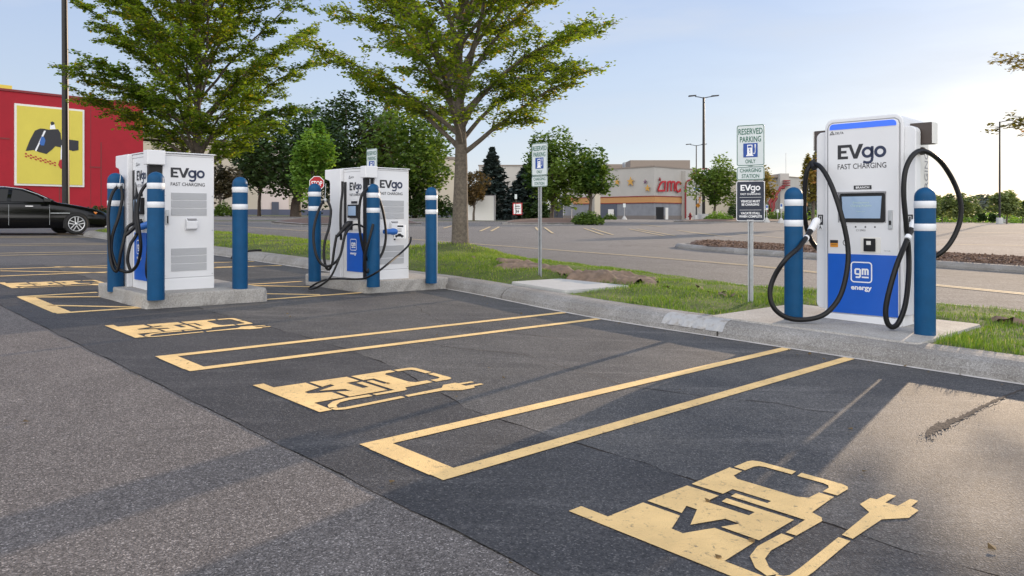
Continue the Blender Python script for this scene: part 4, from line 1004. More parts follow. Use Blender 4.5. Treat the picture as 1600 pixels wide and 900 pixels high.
maple('maple_tree', 'thin yellowing tree whose branches reach in at the right edge', b, 7.5, 2.3, 4.2, .15, 'leafyellow', 'barkgrey', nl=22, leaf=.12, seed=8, dens=7, maxel=60, low=0)

def blobtree(name, label, u, D, vtop, vbot, wpx, lm, seed, n=3600, leaf=.34, trunk=True, vcrown=None, group=None, barkm='bark', squash=1., tw=.022, lobes=16, cat='tree', hole=.0):
    """far tree: clumps of leaf faces round many twig ends, with a real trunk and limbs"""
    rnd = random.Random(seed); x = (u - 800) / FPX * D; z0 = gz(x, D); k = D / FPX
    ztop = CAMZ + (337 - vtop) * k - z0; H_ = ztop; Rr = wpx * k / 2; zb = (CAMZ + (337 - (vcrown or vbot)) * k - z0) if vcrown else H_ * .22
    t = thing(name, label, cat, (x, D, z0), 0, group); br = MB(); lf = MB(); lf.tint = []
    if trunk:
        rt = max(.06, H_ * tw); br.tube([(0, 0, -.3), (0, 0, zb * .6), (.05 * Rr, 0, zb * 1.1), (0, .03 * Rr, H_ * .55), (0, 0, H_ * .9)], 0, 8, rs=[rt * 1.3, rt, rt * .85, rt * .45, .02])
    cz = (H_ + zb) / 2; hz = (H_ - zb) / 2; cl = []
    for i in range(lobes):
        f_ = (i + .5) / lobes; ph = math.acos(1 - 2 * f_); az = i * 2.4 + rnd.gauss(0, .3); rr = rnd.uniform(.42, .92)
        c = Vector((math.sin(ph) * math.cos(az) * Rr * rr, math.sin(ph) * math.sin(az) * Rr * rr, cz + math.cos(ph) * hz * rr)); cl.append((c, Rr * rnd.uniform(.20, .46), rnd.gauss(.42, .20)))
        if trunk: br.tube([(0, 0, min(c.z * .6, zb * 1.2)), (c.x * .5, c.y * .5, (c.z + zb) * .5), c], 0, 5, cap=False, rs=[rt * .4, rt * .22, .02])
    cl.append((Vector((0, 0, cz)), Rr * .45, .3))
    n = int(n * 1.7); leaf *= 1.15
    for j in range(n):
        c, r, tb = cl[j % len(cl)]
        d = Vector((rnd.gauss(0, 1), rnd.gauss(0, 1), rnd.gauss(0, 1) * squash)); d.normalize(); d *= r * (.50 + .50 * rnd.random() ** .6 + .22 * math.sin(d.x * 7 + c.x * 5) * math.sin(d.y * 6 + c.z * 4) + .12 * math.sin(d.z * 11 + c.y * 7) + .55 * rnd.random() ** 7); d.z *= hz / Rr * .75 + .3
        pt = c + d
        leafquad(lf, pt, leaf * rnd.uniform(.6, 1.3), rnd, max(0, min(1, tb + rnd.gauss(0, .18))), .8)
    if trunk: br.build('trunk', M[barkm], t)
    lf.build('crown', M[lm], t); return t
def conifer(name, label, u, D, vtop, wpx, lm, seed, n=20, group=None, leaf=.38, cat='tree', zb=.06):
    rnd = random.Random(seed); x = (u - 800) / FPX * D; z0 = gz(x, D); k = D / FPX; H_ = CAMZ + (337 - vtop) * k - z0; Rr = wpx * k / 2
    t = thing(name, label, cat, (x, D, z0), 0, group); br = MB(); lf = MB(); lf.tint = []
    br.tube([(0, 0, -.3), (0, 0, H_ * .5), (0, 0, H_ * .98)], 0, 7, rs=[H_ * .02, H_ * .012, .01])
    for l in range(n):
        f_ = (l + .5) / n; z = H_ * (zb + (1 - zb) * f_); r = Rr * (1 - f_) ** .85 * rnd.uniform(.85, 1.1) + .05
        for b_ in range(13):
            az = b_ * .4833 + l * 1.1 + rnd.gauss(0, .1); rr = r * rnd.uniform(.75, 1.12)
            tip = Vector((math.cos(az) * rr, math.sin(az) * rr, z - rr * .22)); br.tube([(0, 0, z), tip * .98], .012, 3, cap=False)
            tb = rnd.gauss(.4, .2)
            for q_ in range(22):
                s_ = rnd.random() ** .6; c = Vector((0, 0, z)).lerp(tip, s_) + Vector((rnd.gauss(0, .09 * rr), rnd.gauss(0, .09 * rr), rnd.gauss(-.02 * H_ / n * 4, .012 * H_)))
                leafquad(lf, c, leaf * 1.3 * rnd.uniform(.6, 1.2), rnd, max(0, min(1, tb + rnd.gauss(0, .15))), .4)
    br.build('trunk', M['bark'], t); lf.build('crown', M[lm], t); return t
G1 = 'trees across the road'
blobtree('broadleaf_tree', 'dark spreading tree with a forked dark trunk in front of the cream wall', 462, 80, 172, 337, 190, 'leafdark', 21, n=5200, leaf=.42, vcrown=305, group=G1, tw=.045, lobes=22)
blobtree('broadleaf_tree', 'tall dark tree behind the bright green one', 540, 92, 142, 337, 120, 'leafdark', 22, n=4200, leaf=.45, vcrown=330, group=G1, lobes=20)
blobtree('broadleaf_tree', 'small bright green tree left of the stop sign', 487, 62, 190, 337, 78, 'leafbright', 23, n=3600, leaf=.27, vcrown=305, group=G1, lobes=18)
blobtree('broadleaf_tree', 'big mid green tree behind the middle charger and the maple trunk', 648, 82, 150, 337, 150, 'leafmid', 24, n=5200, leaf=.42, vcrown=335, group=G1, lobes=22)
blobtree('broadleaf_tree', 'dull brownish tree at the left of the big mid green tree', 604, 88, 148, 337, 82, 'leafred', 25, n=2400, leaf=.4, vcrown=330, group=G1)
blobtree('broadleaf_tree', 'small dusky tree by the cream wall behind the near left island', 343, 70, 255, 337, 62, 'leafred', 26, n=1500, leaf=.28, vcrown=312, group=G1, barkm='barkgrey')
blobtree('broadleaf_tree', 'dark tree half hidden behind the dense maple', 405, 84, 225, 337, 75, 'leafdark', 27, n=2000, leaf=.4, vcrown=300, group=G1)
conifer('blue_spruce', 'tallest blue spruce, right of the maple trunk', 769, 74, 230, 96, 'leafblue', 31, group='blue spruces across the road')
conifer('blue_spruce', 'lower blue spruce behind the small framed notice board', 822, 76, 256, 104, 'leafblue', 32, group='blue spruces across the road')
blobtree('brown_tree', 'drooping brown leaved tree beside the maple trunk', 740, 66, 268, 337, 54, 'leafbrown', 33, n=1300, leaf=.22, vcrown=326, group=G1)
blobtree('broadleaf_tree', 'green tree behind the middle reserved sign', 862, 66, 212, 337, 100, 'leafmid', 34, n=4200, leaf=.30, vcrown=322, group=G1, lobes=20)
blobtree('broadleaf_tree', 'lighter green tree overlapping the left end of the theatre', 922, 64, 238, 337, 78, 'leafmid', 35, n=2600, leaf=.28, vcrown=312, group=G1)
blobtree('broadleaf_tree', 'yellow green tree beside the tall lamp post with the number sign', 1116, 82, 252, 337, 66, 'leafmid', 36, n=2800, leaf=.28, vcrown=322, group=G1)
blobtree('broadleaf_tree', 'yellowish tree behind the navy charging sign', 1190, 86, 262, 337, 42, 'leafyellow', 37, n=1300, leaf=.28, vcrown=325, group=G1)
blobtree('broadleaf_tree', 'yellowish tree seen between the left cable loop and the right charger', 1270, 60, 232, 337, 42, 'leafyellow', 38, n=1300, leaf=.24, vcrown=325, group=G1)
G2 = 'trees along the far edge of the right lot'
for i, (u, D, vt, wpx, lm, lab) in enumerate([
        (1447, 130, 302, 52, 'leaffar', 'far tree just right of the near bollard by the right charger'), (1472, 136, 306, 40, 'leafmid', 'dark far tree inside the right cable loop'),
        (1497, 120, 303, 46, 'leaffar', 'lighter far tree crossed by the right cable loop'), (1518, 150, 318, 30, 'leaffar', 'low pale far tree left of the two small round conifers'),
        (1573, 110, 299, 46, 'leaffar', 'far tree with an open top right of the thin lamp post'), (1598, 140, 312, 34, 'leaffar', 'far tree cut by the right edge of the picture'),
        (1335, 140, 306, 40, 'leafmid', 'far tree hidden mostly by the right charger')]):
    blobtree('broadleaf_tree', lab, u, D, vt, 345, wpx, lm, 50 + i, n=1500, leaf=.42, vcrown=338, group=G2)
for i, (u, lab) in enumerate([(1535, 'left one of two small dark cone shaped evergreens'), (1551, 'right one of two small dark cone shaped evergreens')]):
    blobtree('small_evergreen', lab, u, 118, 332, 347, 13, 'leafdark', 70 + i, n=500, leaf=.28, trunk=False, vcrown=347, group='small dark evergreens at the far edge', lobes=8)
def shrub(name, label, u, D, wpx, hm, lm, seed, n=700, leaf=.14, group=None):
    rnd = random.Random(seed); x = (u - 800) / FPX * D; z0 = gz(x, D); Rr = wpx * D / FPX / 2
    lf = MB(); lf.tint = []
    for j in range(n):
        a_ = rnd.uniform(0, 6.283); r_ = math.sqrt(rnd.random()); hh = hm * (1 - r_ ** 2.5 * .7) * (.8 + .25 * math.sin(a_ * 5 + seed))
        z = hh * rnd.random() ** .5
        leafquad(lf, Vector((math.cos(a_) * r_ * Rr, math.sin(a_) * r_ * min(Rr, 1.6), z)), leaf * rnd.uniform(.6, 1.4), rnd, max(0, min(1, rnd.gauss(.45, .25))), .9)
    o = lf.build(name, M[lm]); o.location = (x, D, z0); tag(o, label, 'shrub', group); return o
GS = 'shrubs in the far beds'
shrub('shrub', 'large bushy green shrub left of the theatre wall', 918, 58, 52, 1.1, 'leafmid', 1, 2200, .18, GS)
shrub('shrub', 'low clipped shrub below the theatre corner panel', 953, 92, 22, .8, 'leafmid', 2, 500, .2, GS)
shrub('shrub', 'low green shrub at the foot of the tall lamp post tree', 1122, 80, 46, 1.2, 'leafbright', 3, 1300, .2, GS)
shrub('shrub', 'green shrub row behind the small blue handicap signs', 1214, 96, 64, 1.4, 'leafmid', 4, 1300, .24, GS)
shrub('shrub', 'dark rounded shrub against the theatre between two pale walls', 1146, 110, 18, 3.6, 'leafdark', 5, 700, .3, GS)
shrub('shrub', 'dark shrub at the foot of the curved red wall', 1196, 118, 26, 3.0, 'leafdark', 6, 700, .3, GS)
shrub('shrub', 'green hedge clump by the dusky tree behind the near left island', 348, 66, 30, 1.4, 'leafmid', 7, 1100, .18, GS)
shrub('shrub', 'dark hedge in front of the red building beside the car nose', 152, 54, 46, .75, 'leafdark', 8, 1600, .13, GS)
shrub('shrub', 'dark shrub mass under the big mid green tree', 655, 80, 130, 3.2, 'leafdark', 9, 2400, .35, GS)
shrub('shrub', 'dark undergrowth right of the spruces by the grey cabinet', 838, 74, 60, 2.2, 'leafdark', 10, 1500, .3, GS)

# distant wood and the verge
rnd = random.Random(3); lf = MB(); lf.tint = []
for j in range(26000):
    x = rnd.uniform(85, 270); y = 300 + rnd.uniform(-10, 20) - x * .1
    hh = 9.3 + 2.2 * math.sin(x * .055) + 2.2 * math.sin(x * .17 + 2) + 1.2 * math.sin(x * .5)
    z = gz(x, 150) - 1 + hh * rnd.random() ** .6
    leafquad(lf, Vector((x, y, z)), rnd.uniform(.9, 2.2), rnd, max(0, min(1, .35 + .2 * math.sin(x * .2) + rnd.gauss(0, .2))), .8)
stuff(lf.build('distant_wood', M['leafwood']))
lf = MB(); lf.tint = []
for j in range(5000):
    x = rnd.uniform(62, 150); y = 152 + rnd.uniform(-6, 10)
    leafquad(lf, Vector((x, y, gz(x, y) + 2.6 * rnd.random() * (.8 + .3 * math.sin(x * .6)))), rnd.uniform(.4, .9), rnd, max(0, min(1, rnd.gauss(.55, .2))), .8)
stuff(lf.build('verge_undergrowth', M['leafbright']))

# ------------------------------------------------------------------ median and far islands
def bed(name, pts, h, m, ridge=.12, seed=1, chips=0, chipsz=.05, label=None):
    """mulch bed: polygon (p,q) filled and crowned"""
    a = MB(); n = len(pts); cen = sum([Vector(p) for p in pts], Vector((0, 0))) / n; rings = 6; vs = []
    for r_ in range(rings):
        f_ = 1 - r_ / rings
        for p in pts: b_ = cen + (Vector(p) - cen) * f_; vs.append(P3(b_.x, b_.y, h + ridge * (1 - f_ ** 2)))
    vs.append(P3(cen.x, cen.y, h + ridge))
    a.add(vs, [(r_ * n + i, r_ * n + (i + 1) % n, (r_ + 1) * n + (i + 1) % n, (r_ + 1) * n + i) for r_ in range(rings - 1) for i in range(n)] + [((rings - 1) * n + i, (rings - 1) * n + (i + 1) % n, rings * n) for i in range(n)], True)
    return struct(a.build(name, m))
med = [(22.0, 13.6), (22.35, 14.6), (23.1, 15.2), (24.0, 15.1), (24.7, 14.4), (25.0, 13.2)]
near_edge = [(21.6 - .06 * (13 - q), q) for q in range(-24, 14, 2)]
far_edge = [(25.2, q) for q in range(12, -26, -2)]
kerbrun(near_edge + med + far_edge, side=-1, name='kerb', joint=4.0)
a = MB(); n2 = 80; n1 = 14; vs = []
for j in range(n2 + 1):
    q = -24 + 38.6 * j / n2
    e0 = 21.6 - .06 * (13 - q) + .3; e1 = 24.9
    if q > 12.6: k = (q - 12.6) / 2.2; e0 += 1.4 * k * k; e1 -= 1.2 * k * k
    for i in range(n1 + 1):
        p = e0 + (e1 - e0) * i / n1; vs.append(P3(p, q, .14 + .13 * math.sin(math.pi * i / n1) + .02 * math.sin(q * 3 + i)))
a.add(vs, [(j * (n1 + 1) + i, j * (n1 + 1) + i + 1, (j + 1) * (n1 + 1) + i + 1, (j + 1) * (n1 + 1) + i) for j in range(n2) for i in range(n1)], True)
struct(a.build('mulch_bed', M['mulch']))
rnd = random.Random(5); a = MB()
for j in range(15000):
    q = rnd.uniform(-6, 14.2); e0 = 21.6 - .06 * (13 - q) + .35; e1 = 24.9
    if q > 12.6: k = (q - 12.6) / 2.2; e0 += 1.4 * k * k; e1 -= 1.2 * k * k
    f_ = rnd.random(); p = e0 + (e1 - e0) * f_; c = P3(p, q, .15 + .13 * math.sin(math.pi * f_) + rnd.uniform(0, .03))
    d = Vector((rnd.gauss(0, 1), rnd.gauss(0, 1), rnd.gauss(0, .5))).normalized() * rnd.uniform(.02, .06); e = d.cross(Vector((rnd.gauss(0, 1), rnd.gauss(0, 1), rnd.gauss(0, 1)))).normalized() * rnd.uniform(.010, .024)
    a.add([c - d - e, c + d - e, c + d + e, c - d + e], [(0, 1, 2, 3)])
stuff(a.build('wood_chips', M['chip']))
def farisland(uv, h=.13, lab=None):
    pts = [px(*b) for b in uv]; kerbrun([tuple(p) for p in pts] + [tuple(pts[0])], side=1, name='kerb', joint=6)
    bed('mulch_bed', pts, .13, M['mulch'], .25)
farisland([(785, 350.5), (855, 351.5), (945, 350.5), (935, 346.5), (880, 344.5), (800, 346)])
farisland([(423, 350), (470, 354), (560, 353.5), (660, 352), (640, 346), (540, 345), (450, 346)])
farisland([(1052, 347.2), (1095, 348.4), (1165, 347.8), (1245, 347.0), (1240, 345.6), (1160, 345.6), (1080, 345.8)])
# verge with grass in front of the buildings
a = MB(); q_ = []
def verge(u0, u1, v0, v1, m, name):
    b = MB(); n = 24; vs = []
    for i in range(n + 1):
        u = u0 + (u1 - u0) * i / n
        c0 = gp(u, v0, .02); D1 = v1
        vs.append(c0); x = (u - 800) / FPX * D1; vs.append(Vector((x, D1, gz(x, D1) + .05)))
    b.add(vs, [(2 * i, 2 * i + 2, 2 * i + 3, 2 * i + 1) for i in range(n)]); return struct(b.build(name, m))
verge(120, 800, 345.2, 112, M['turf'], 'grass_verge')
# ------------------------------------------------------------------ buildings
def wallmap(A, B):
    A = Vector(A); B = Vector(B); d = (B - A).normalized(); nr = Vector((d.y, -d.x))   # normal to the right of travel, towards the camera
    return lambda s, z, o=0.: Vector((A.x + d.x * s + nr.x * o, A.y + d.y * s + nr.y * o, z))
def wbox(mb, f, s0, s1, z0, z1, o0, o1):
    vs = [f(s, z, o) for z in (z0, z1) for o in (o0, o1) for s in (s0, s1)]
    mb.add(vs, [(0, 2, 3, 1), (4, 5, 7, 6), (0, 1, 5, 4), (2, 6, 7, 3), (0, 4, 6, 2), (1, 3, 7, 5)])
# red building
ax, ay = -41.3, 60.8; dx_, dy_ = .657, .754
A_ = (ax - dx_ * 25, ay - dy_ * 25); B_ = (ax + dx_ * 11.3, ay + dy_ * 11.3)
f = wallmap(A_, B_); base = gz(ax, ay)
S = lambda u: None
def s_at(u, A=A_, d=(dx_, dy_)):
    k = (u - 800) / FPX; return (k * A[1] - A[0]) / (d[0] - k * d[1])
def D_at(u): return A_[1] + dy_ * s_at(u)
def zz_(u, v): return CAMZ + (337 - v) / FPX * D_at(u)
rb = thing('red_building', 'red stuccoed building with a yellow poster at the left edge', 'building', (ax, ay, base))
H_ = zz_(60, 147.5)
a = MB(); wbox(a, f, 0, 36.3, base - 1, H_, 0, -26); a.build('wall', M['red'], rb, world=True)
a = MB(); wbox(a, f, -.2, 36.5, H_ + .002, H_ + .18, .10, -.5); a.build('coping', M['maroon'], rb, world=True)
a = MB(); wbox(a, f, 10, s_at(34), H_ + .2, H_ + .85, -2.5, -9); a.build('roof_band', M['yellow'], rb, world=True)
a = MB(); wbox(a, f, s_at(196), 36.25, base - .5, zz_(180, 287), .05, .0); a.build('pink_panel', M['redlight'], rb, world=True)
for u0, v0, u1, v1 in ((0, 217, 15, 217), (140, 262, 157, 262)):
    a = MB(); wbox(a, f, s_at(u0), s_at(u1), zz_(u0, v0), zz_(u0, v0) + .12, .03, 0); a.build('wall_groove', M['maroon'], rb, world=True)
for k_ in range(5):
    a = MB(); wbox(a, f, 3 + k_ * 7.2, 3.05 + k_ * 7.2, base, H_ - .05, .012, 0); a.build('wall_groove', M['maroon'], rb, world=True)
for u in (92, 157): a = MB(); wbox(a, f, s_at(u), s_at(u) + .10, base, zz_(u, 292) if u == 92 else zz_(u, 222), .02, 0); a.build('wall_groove', M['maroon'], rb, world=True)
s0, s1 = s_at(22), s_at(131); z0, z1 = zz_(75, 291), zz_(75, 166.5)
a = MB(); wbox(a, f, s0, s1, z0, z1, .12, .002); po = a.build('poster_frame', M['offwhite'], rb, world=True)
a = MB(); wbox(a, f, s0 + .16, s1 - .16, z0 + .16, z1 - .16, .16, .121); a.build('poster', M['yellow'], po); 
for o in [bpy.data.objects['poster']]: 
    for v in o.data.vertices: v.co -= Vector(rb.location)
pm = lambda u, v, o=.175: f(s0 + (u - 22) / 109 * (s1 - s0), z0 + (291 - v) / 124.5 * (z1 - z0), o)
def poster_piece(name, polys, m, o=.18):
    a = MB()
    for pl in polys: a.poly(pl, lambda u, v: pm(u, v, o))
    b = a.build(name, m, rb, world=True); return b
poster_piece('poster_picture', [[(38, 238), (44, 222), (52, 206), (60, 202), (66, 202), (74, 203), (88, 201), (92, 207), (93, 217), (100, 218), (106, 216), (121, 217), (121, 232), (112, 234), (96, 230), (84, 228), (78, 234), (70, 241), (60, 239), (50, 236)]], M['ink'])
poster_piece('poster_picture', [[(52, 236), (56, 228), (62, 214), (66, 205), (69, 205), (64, 216), (58, 229), (54, 238)], [(75, 202), (76, 194), (82, 193), (84, 201)], [(92, 236), (93, 226), (97, 226), (97, 245), (92, 250)]], M['whiteprint'], .19)
poster_piece('poster_picture', [[(59, 224), (62, 214), (66, 215), (68, 220), (66, 228), (61, 228)]], M['plugblue'], .20)
poster_piece('poster_picture', [[(77, 196), (76, 191), (79, 189.5), (82, 191), (82, 194)]], M['ink'], .205)
ck = []
for i in range(13):
    for j in range(3):
        if (i + j) % 2 == 0: u = 37 + i * 3.7; v = 241 + i * .95 + j * 2.1; ck.append([(u, v), (u + 3.2, v + .7), (u + 3.2, v + 2.7), (u, v + 2)])
poster_piece('poster_picture', ck + [[(88, 257), (90, 250), (95, 247), (97, 251), (101, 250), (103, 257), (99, 263), (92, 263)]], M['stopred'], .19)
# cream building
A_ = (-44 - .713 * 26, 118 - .701 * 26); B_ = (-44 + .713 * 46, 118 + .701 * 46); f = wallmap(A_, B_); dd = (.713, .701)
def s_at2(u): k = (u - 800) / FPX; return (k * A_[1] - A_[0]) / (dd[0] - k * dd[1])
def zc(u, v): return CAMZ + (337 - v) / FPX * (A_[1] + dd[1] * s_at2(u))
cb = thing('cream_building', 'long cream store wall with a slate blue base behind the dark tree', 'building', (-44, 118, gz(-44, 118)))
zb_ = gz(-44, 118) - .6; zt = zc(400, 232)
a = MB(); wbox(a, f, 0, s_at2(408), zb_, zt, 0, -30); a.build('wall', M['cream'], cb, world=True)
a = MB(); wbox(a, f, s_at2(408) + .01, s_at2(452), zb_, zt, -.1, -30); a.build('wall', M['creampale'], cb, world=True)
a = MB(); wbox(a, f, s_at2(452) + .01, 72, zb_, zt + .4, 0, -30); a.build('wall', M['cream'], cb, world=True)
a = MB(); wbox(a, f, 0, 72, zb_, zc(400, 327), .12, .001); a.build('wall_base', M['bandblue'], cb, world=True)
a = MB(); wbox(a, f, 0, 72.2, zt + .402, zt + .9, .2, -30); a.build('coping', M['taupe'], cb, world=True)
for u0, u1 in ((424, 435), (457.5, 468)):
    a = MB(); wbox(a, f, s_at2(u0), s_at2(u1), zb_, zc(430, 315.5), .16, .121); a.build('door', M['slate'], cb, world=True)
a = MB(); wbox(a, f, s_at2(460), s_at2(465), zc(460, 322), zc(460, 320), .175, .162); a.build('door_sign', M['whiteprint'], cb, world=True)

# theatre
C0 = Vector((24.5, 130)); gz0 = gz(24.5, 130) - .5
k130 = 130 / FPX; Zt = CAMZ + (337 - 260.7) * k130; Zb1 = CAMZ + (337 - 307) * k130; Zb0 = CAMZ + (337 - 316.2) * k130
LA = C0 + Vector((-.66, .75)) * 22; RB = C0 + Vector((.713, .701)) * 60
th = thing('theatre', 'beige cinema with gold stars, an ochre band and big red letters', 'building', (C0.x, C0.y, gz0 + .5))
fl = wallmap(LA, C0); fr = wallmap(C0, RB); LL = 22.0
def sl_(u):      # distance along the left wall, from LA
    k = (u - 800) / FPX; d = (C0 - LA).normalized(); return (k * LA.y - LA.x) / (d.x - k * d.y)
def Dl(u): return LA.y + (C0 - LA).normalized().y * sl_(u)
def sr_(u): k = (u - 800) / FPX; return (k * C0.y - C0.x) / (.713 - k * .701)
def Dr(u): return C0.y + .701 * sr_(u)
def zl(u, v): return CAMZ + (337 - v) / FPX * Dl(u)
def zr(u, v): return CAMZ + (337 - v) / FPX * Dr(u)
q4 = LA + (RB - C0)
a = MB(); quad = [LA, C0, RB, q4]
def ringwall(z0, z1, o=0., quad=quad):
    cen = sum(quad, Vector((0, 0))) / 4; pts = []
    n = 4
    for i in range(n):
        A = quad[(i - 1) % n]; B = quad[i]; C = quad[(i + 1) % n]; d1 = (B - A).normalized(); d2 = (C - B).normalized()
        pts.append(B + (d1 - d2) * o / max(.2, abs(d1.x * d2.y - d1.y * d2.x)))
    a.add([(p.x, p.y, z0) for p in pts] + [(p.x, p.y, z1) for p in pts], [(0, 1, 5, 4), (1, 2, 6, 5), (2, 3, 7, 6), (3, 0, 4, 7), (4, 5, 6, 7), (3, 2, 1, 0)])
ringwall(gz0, Zb0, 0); a.build('block_wall', M['blockgrey'], th, world=True)
a = MB(); ringwall(gz0, gz0 + 1.15, .06); a.build('wall_base', M['blockdark'], th, world=True)
a = MB(); ringwall(Zb0 + .002, Zb1, .10); a.build('ochre_band', M['ochre'], th, world=True)
a = MB(); ringwall(Zb1 + .002, Zb1 + .14, .18); ringwall(Zb0 - .12, Zb0 + .0, .14); a.build('trim', M['maroon'], th, world=True)
a = MB(); ringwall(Zb1 + .142, Zt, 0); a.build('upper_wall', M['greycream'], th, world=True)
a = MB(); ringwall(Zt + .002, Zt + .22, .12); a.build('coping', M['taupe'], th, world=True)
def starpoly(cx, cy, r, rot=0): return [(cx + (r if i % 2 == 0 else r * .40) * math.sin(R(36 * i + rot)), cy + (r if i % 2 == 0 else r * .40) * math.cos(R(36 * i + rot))) for i in range(10)]
for (u, v, r, c) in ((953, 290.5, .34, 'purple'), (966, 284.5, .62, 'gold'), (987, 284, .85, 'gold'), (1010, 284, .40, 'purple'), (1013.5, 294.5, .62, 'gold')):
    a = MB(); sp = starpoly(sl_(u), zl(u, v), r)
    a.prism(sp, lambda s, z: fl(s, z, .25), lambda s, z: fl(s, z, .42)); a.build('star', M[c], th, world=True)
for (u, v, r, c) in ((1028.5, 280.5, .36, 'maroon'),):
    a = MB(); a.prism(starpoly(sr_(u), zr(u, v), r), lambda s, z: fr(s, z, .25), lambda s, z: fr(s, z, .42)); a.build('star', M[c], th, world=True)
W_ = lambda u, v: (sr_(u), zr(u, v))
a = MB()
def letter(pts, wd): 
    P_ = [W_(*b) for b in pts]
    for o in (.30, .45): a.stroke(P_, wd, lambda s, z: fr(s, z, o))
letter([(1037.5, 284), (1032, 284), (1028.5, 288), (1025.5, 296), (1026, 298), (1035.5, 298)], .32); letter([(1036.5, 284), (1035.6, 299)], .34)
letter([(1040, 299.5), (1041, 285), (1044.5, 283.6), (1046, 286), (1045.6, 299)], .32); letter([(1045.8, 287), (1048, 284), (1051, 284.4), (1051.4, 288), (1050.8, 299)], .32)
letter([(1060.8, 289), (1060, 285.6), (1057, 284.4), (1054.4, 287), (1053.6, 292), (1054.2, 297.5), (1056.6, 299.8), (1059.6, 298.6), (1060.4, 295)], .32)
a.build('letter_sign', M['stopred'], th, world=True)
a = MB(); wbox(a, fr, sr_(1064.6), sr_(1085), gz0, Zt - .4, .9, .001); wbox(a, fr, sr_(1085) + .002, sr_(1093), gz0, zr(1090, 318), .6, .001); a.build('projecting_wall', M['greycream'], th, world=True)
a = MB(); P_ = [fr(*W_(u, v), .95) for u, v in ((1064, 341), (1064, 292), (1065, 285), (1068, 282.5), (1073.5, 281), (1075, 274), (1078, 271), (1083, 270))]; a.tube(P_, .16, 6); a.build('curved_trim', M['maroon'], th, world=True)
a = MB(); wbox(a, fr, sr_(1025), sr_(1036.5), gz0, zr(1030, 323.5), .08, .002); a.build('doorway', M['black'], th, world=True)
a = MB(); wbox(a, fr, sr_(1039.2), sr_(1043.2), gz0 + .4, zr(1040, 324.5), .12, .061); a.build('notice_case', M['offwhite'], th, world=True)
a = MB(); wbox(a, fl, sl_(938), sl_(964.5), gz0, zl(950, 319), .08, .062); a.build('loading_door', M['slate'], th, world=True)
a = MB(); wbox(a, fl, sl_(953), sl_(961), zl(957, 337.5), zl(957, 327), .5, .3); a.build('meter_box', M['offwhite'], th, world=True)
a = MB(); wbox(a, fr, sr_(1093) + .1, sr_(1160), Zb0 - 4.0, Zt - .6, .25, .001); a.build('upper_wall', M['cream'], th, world=True)
a = MB()
c = C0 + Vector((.2, 1)) * 9
for (x0, x1, y0, y1, z0, z1) in ((c.x - 4.5, c.x + 6.5, c.y, c.y + 6, Zt + .1, CAMZ + (337 - 251.5) / FPX * 141),): a.box(x0, x1, y0, y1, z0, z1)
a.build('roof_plant', M['taupe'], th, world=True)
a = MB(); x0 = (976 - 800) / FPX * 146; x1 = (1005 - 800) / FPX * 146; a.box(x0, x1, 146, 149, Zt + .1, CAMZ + (337 - 253.2) / FPX * 146); a.build('roof_unit', M['steel'], th, world=True)
a = MB(); x0 = (945 - 800) / FPX * 152; x1 = (1012 - 800) / FPX * 152; a.box(x0, x1, 152, 154, Zt + .1, CAMZ + (337 - 256.5) / FPX * 152); a.build('roof_parapet', M['taupe'], th, world=True)
# right wing with the curved red wall
def bx(u0, u1, v0, v1, D, dep, name, m, par, zlow=None):
    a = MB(); x0 = (u0 - 800) / FPX * D; x1 = (u1 - 800) / FPX * D; a.box(x0, x1, D, D + dep, zlow if zlow is not None else CAMZ + (337 - v1) / FPX * D, CAMZ + (337 - v0) / FPX * D)
    return a.build(name, m, par, world=True)
rw = thing('theatre_wing', 'pale building wing with a stepped tower and a curved red wall behind the small signs', 'building', (45, 140, gz(45, 140)))
bx(1126, 1206, 278.5, 342, 165, 10, 'wall', M['cream'], rw, -1); bx(1206.1, 1219, 275.5, 342, 140, 12, 'wall', M['greycream'], rw, -1); bx(1219.1, 1233, 271, 342, 138, 14, 'tower', M['greycream'], rw, -1)
bx(1205, 1219, 273, 277.5, 139, 4, 'roof_plant', M['taupe'], rw)
a = MB(); P_ = [at(u, v, 137.2) for u, v in ((1206, 342), (1206, 330), (1209, 324), (1209, 316), (1213, 310), (1213, 303), (1218, 297), (1219, 293.5), (1226, 293))]; a.tube(P_, .28, 6); P_ = [p + Vector((-.6, .3, 0)) for p in P_[:-2]]; a.tube(P_, .35, 6); a.build('curved_trim', M['maroon'], rw, world=True)
for i, v in enumerate((281.5, 285.0, 288.5)): bx(1225 - (i == 2) * 1.5, 1235, v, v + 1.8, 137, .8, 'red_fin', M['maroon'], rw)
a = MB(); a.tube([at(1228, 271, 139), at(1228, 239, 139)], .05, 5); a.build('antenna', M['steel'], rw, world=True)
# grey beige building glimpsed behind the spruces
bb = thing('distant_store', 'beige store roof glimpsed between the spruces', 'building', (-5, 150, gz(-5, 150)))
bx(748, 818, 259, 342, 150, 20, 'wall', M['greycream'], bb, -1); bx(747, 819, 257.5, 258.9, 149.8, 20.4, 'coping', M['taupe'], bb)
ob = thing('cream_gatehouse', 'small sunlit cream pier left of the theatre wall', 'building', ((935 - 800) / FPX * 100, 100, gz(11.4, 100)))
bx(929, 938, 297, 344, 100, 3, 'wall', M['cream'], ob, gz(11, 100) - .3); bx(927.5, 939.5, 295, 296.9, 99.8, 3.4, 'cap', M['offwhite'], ob)

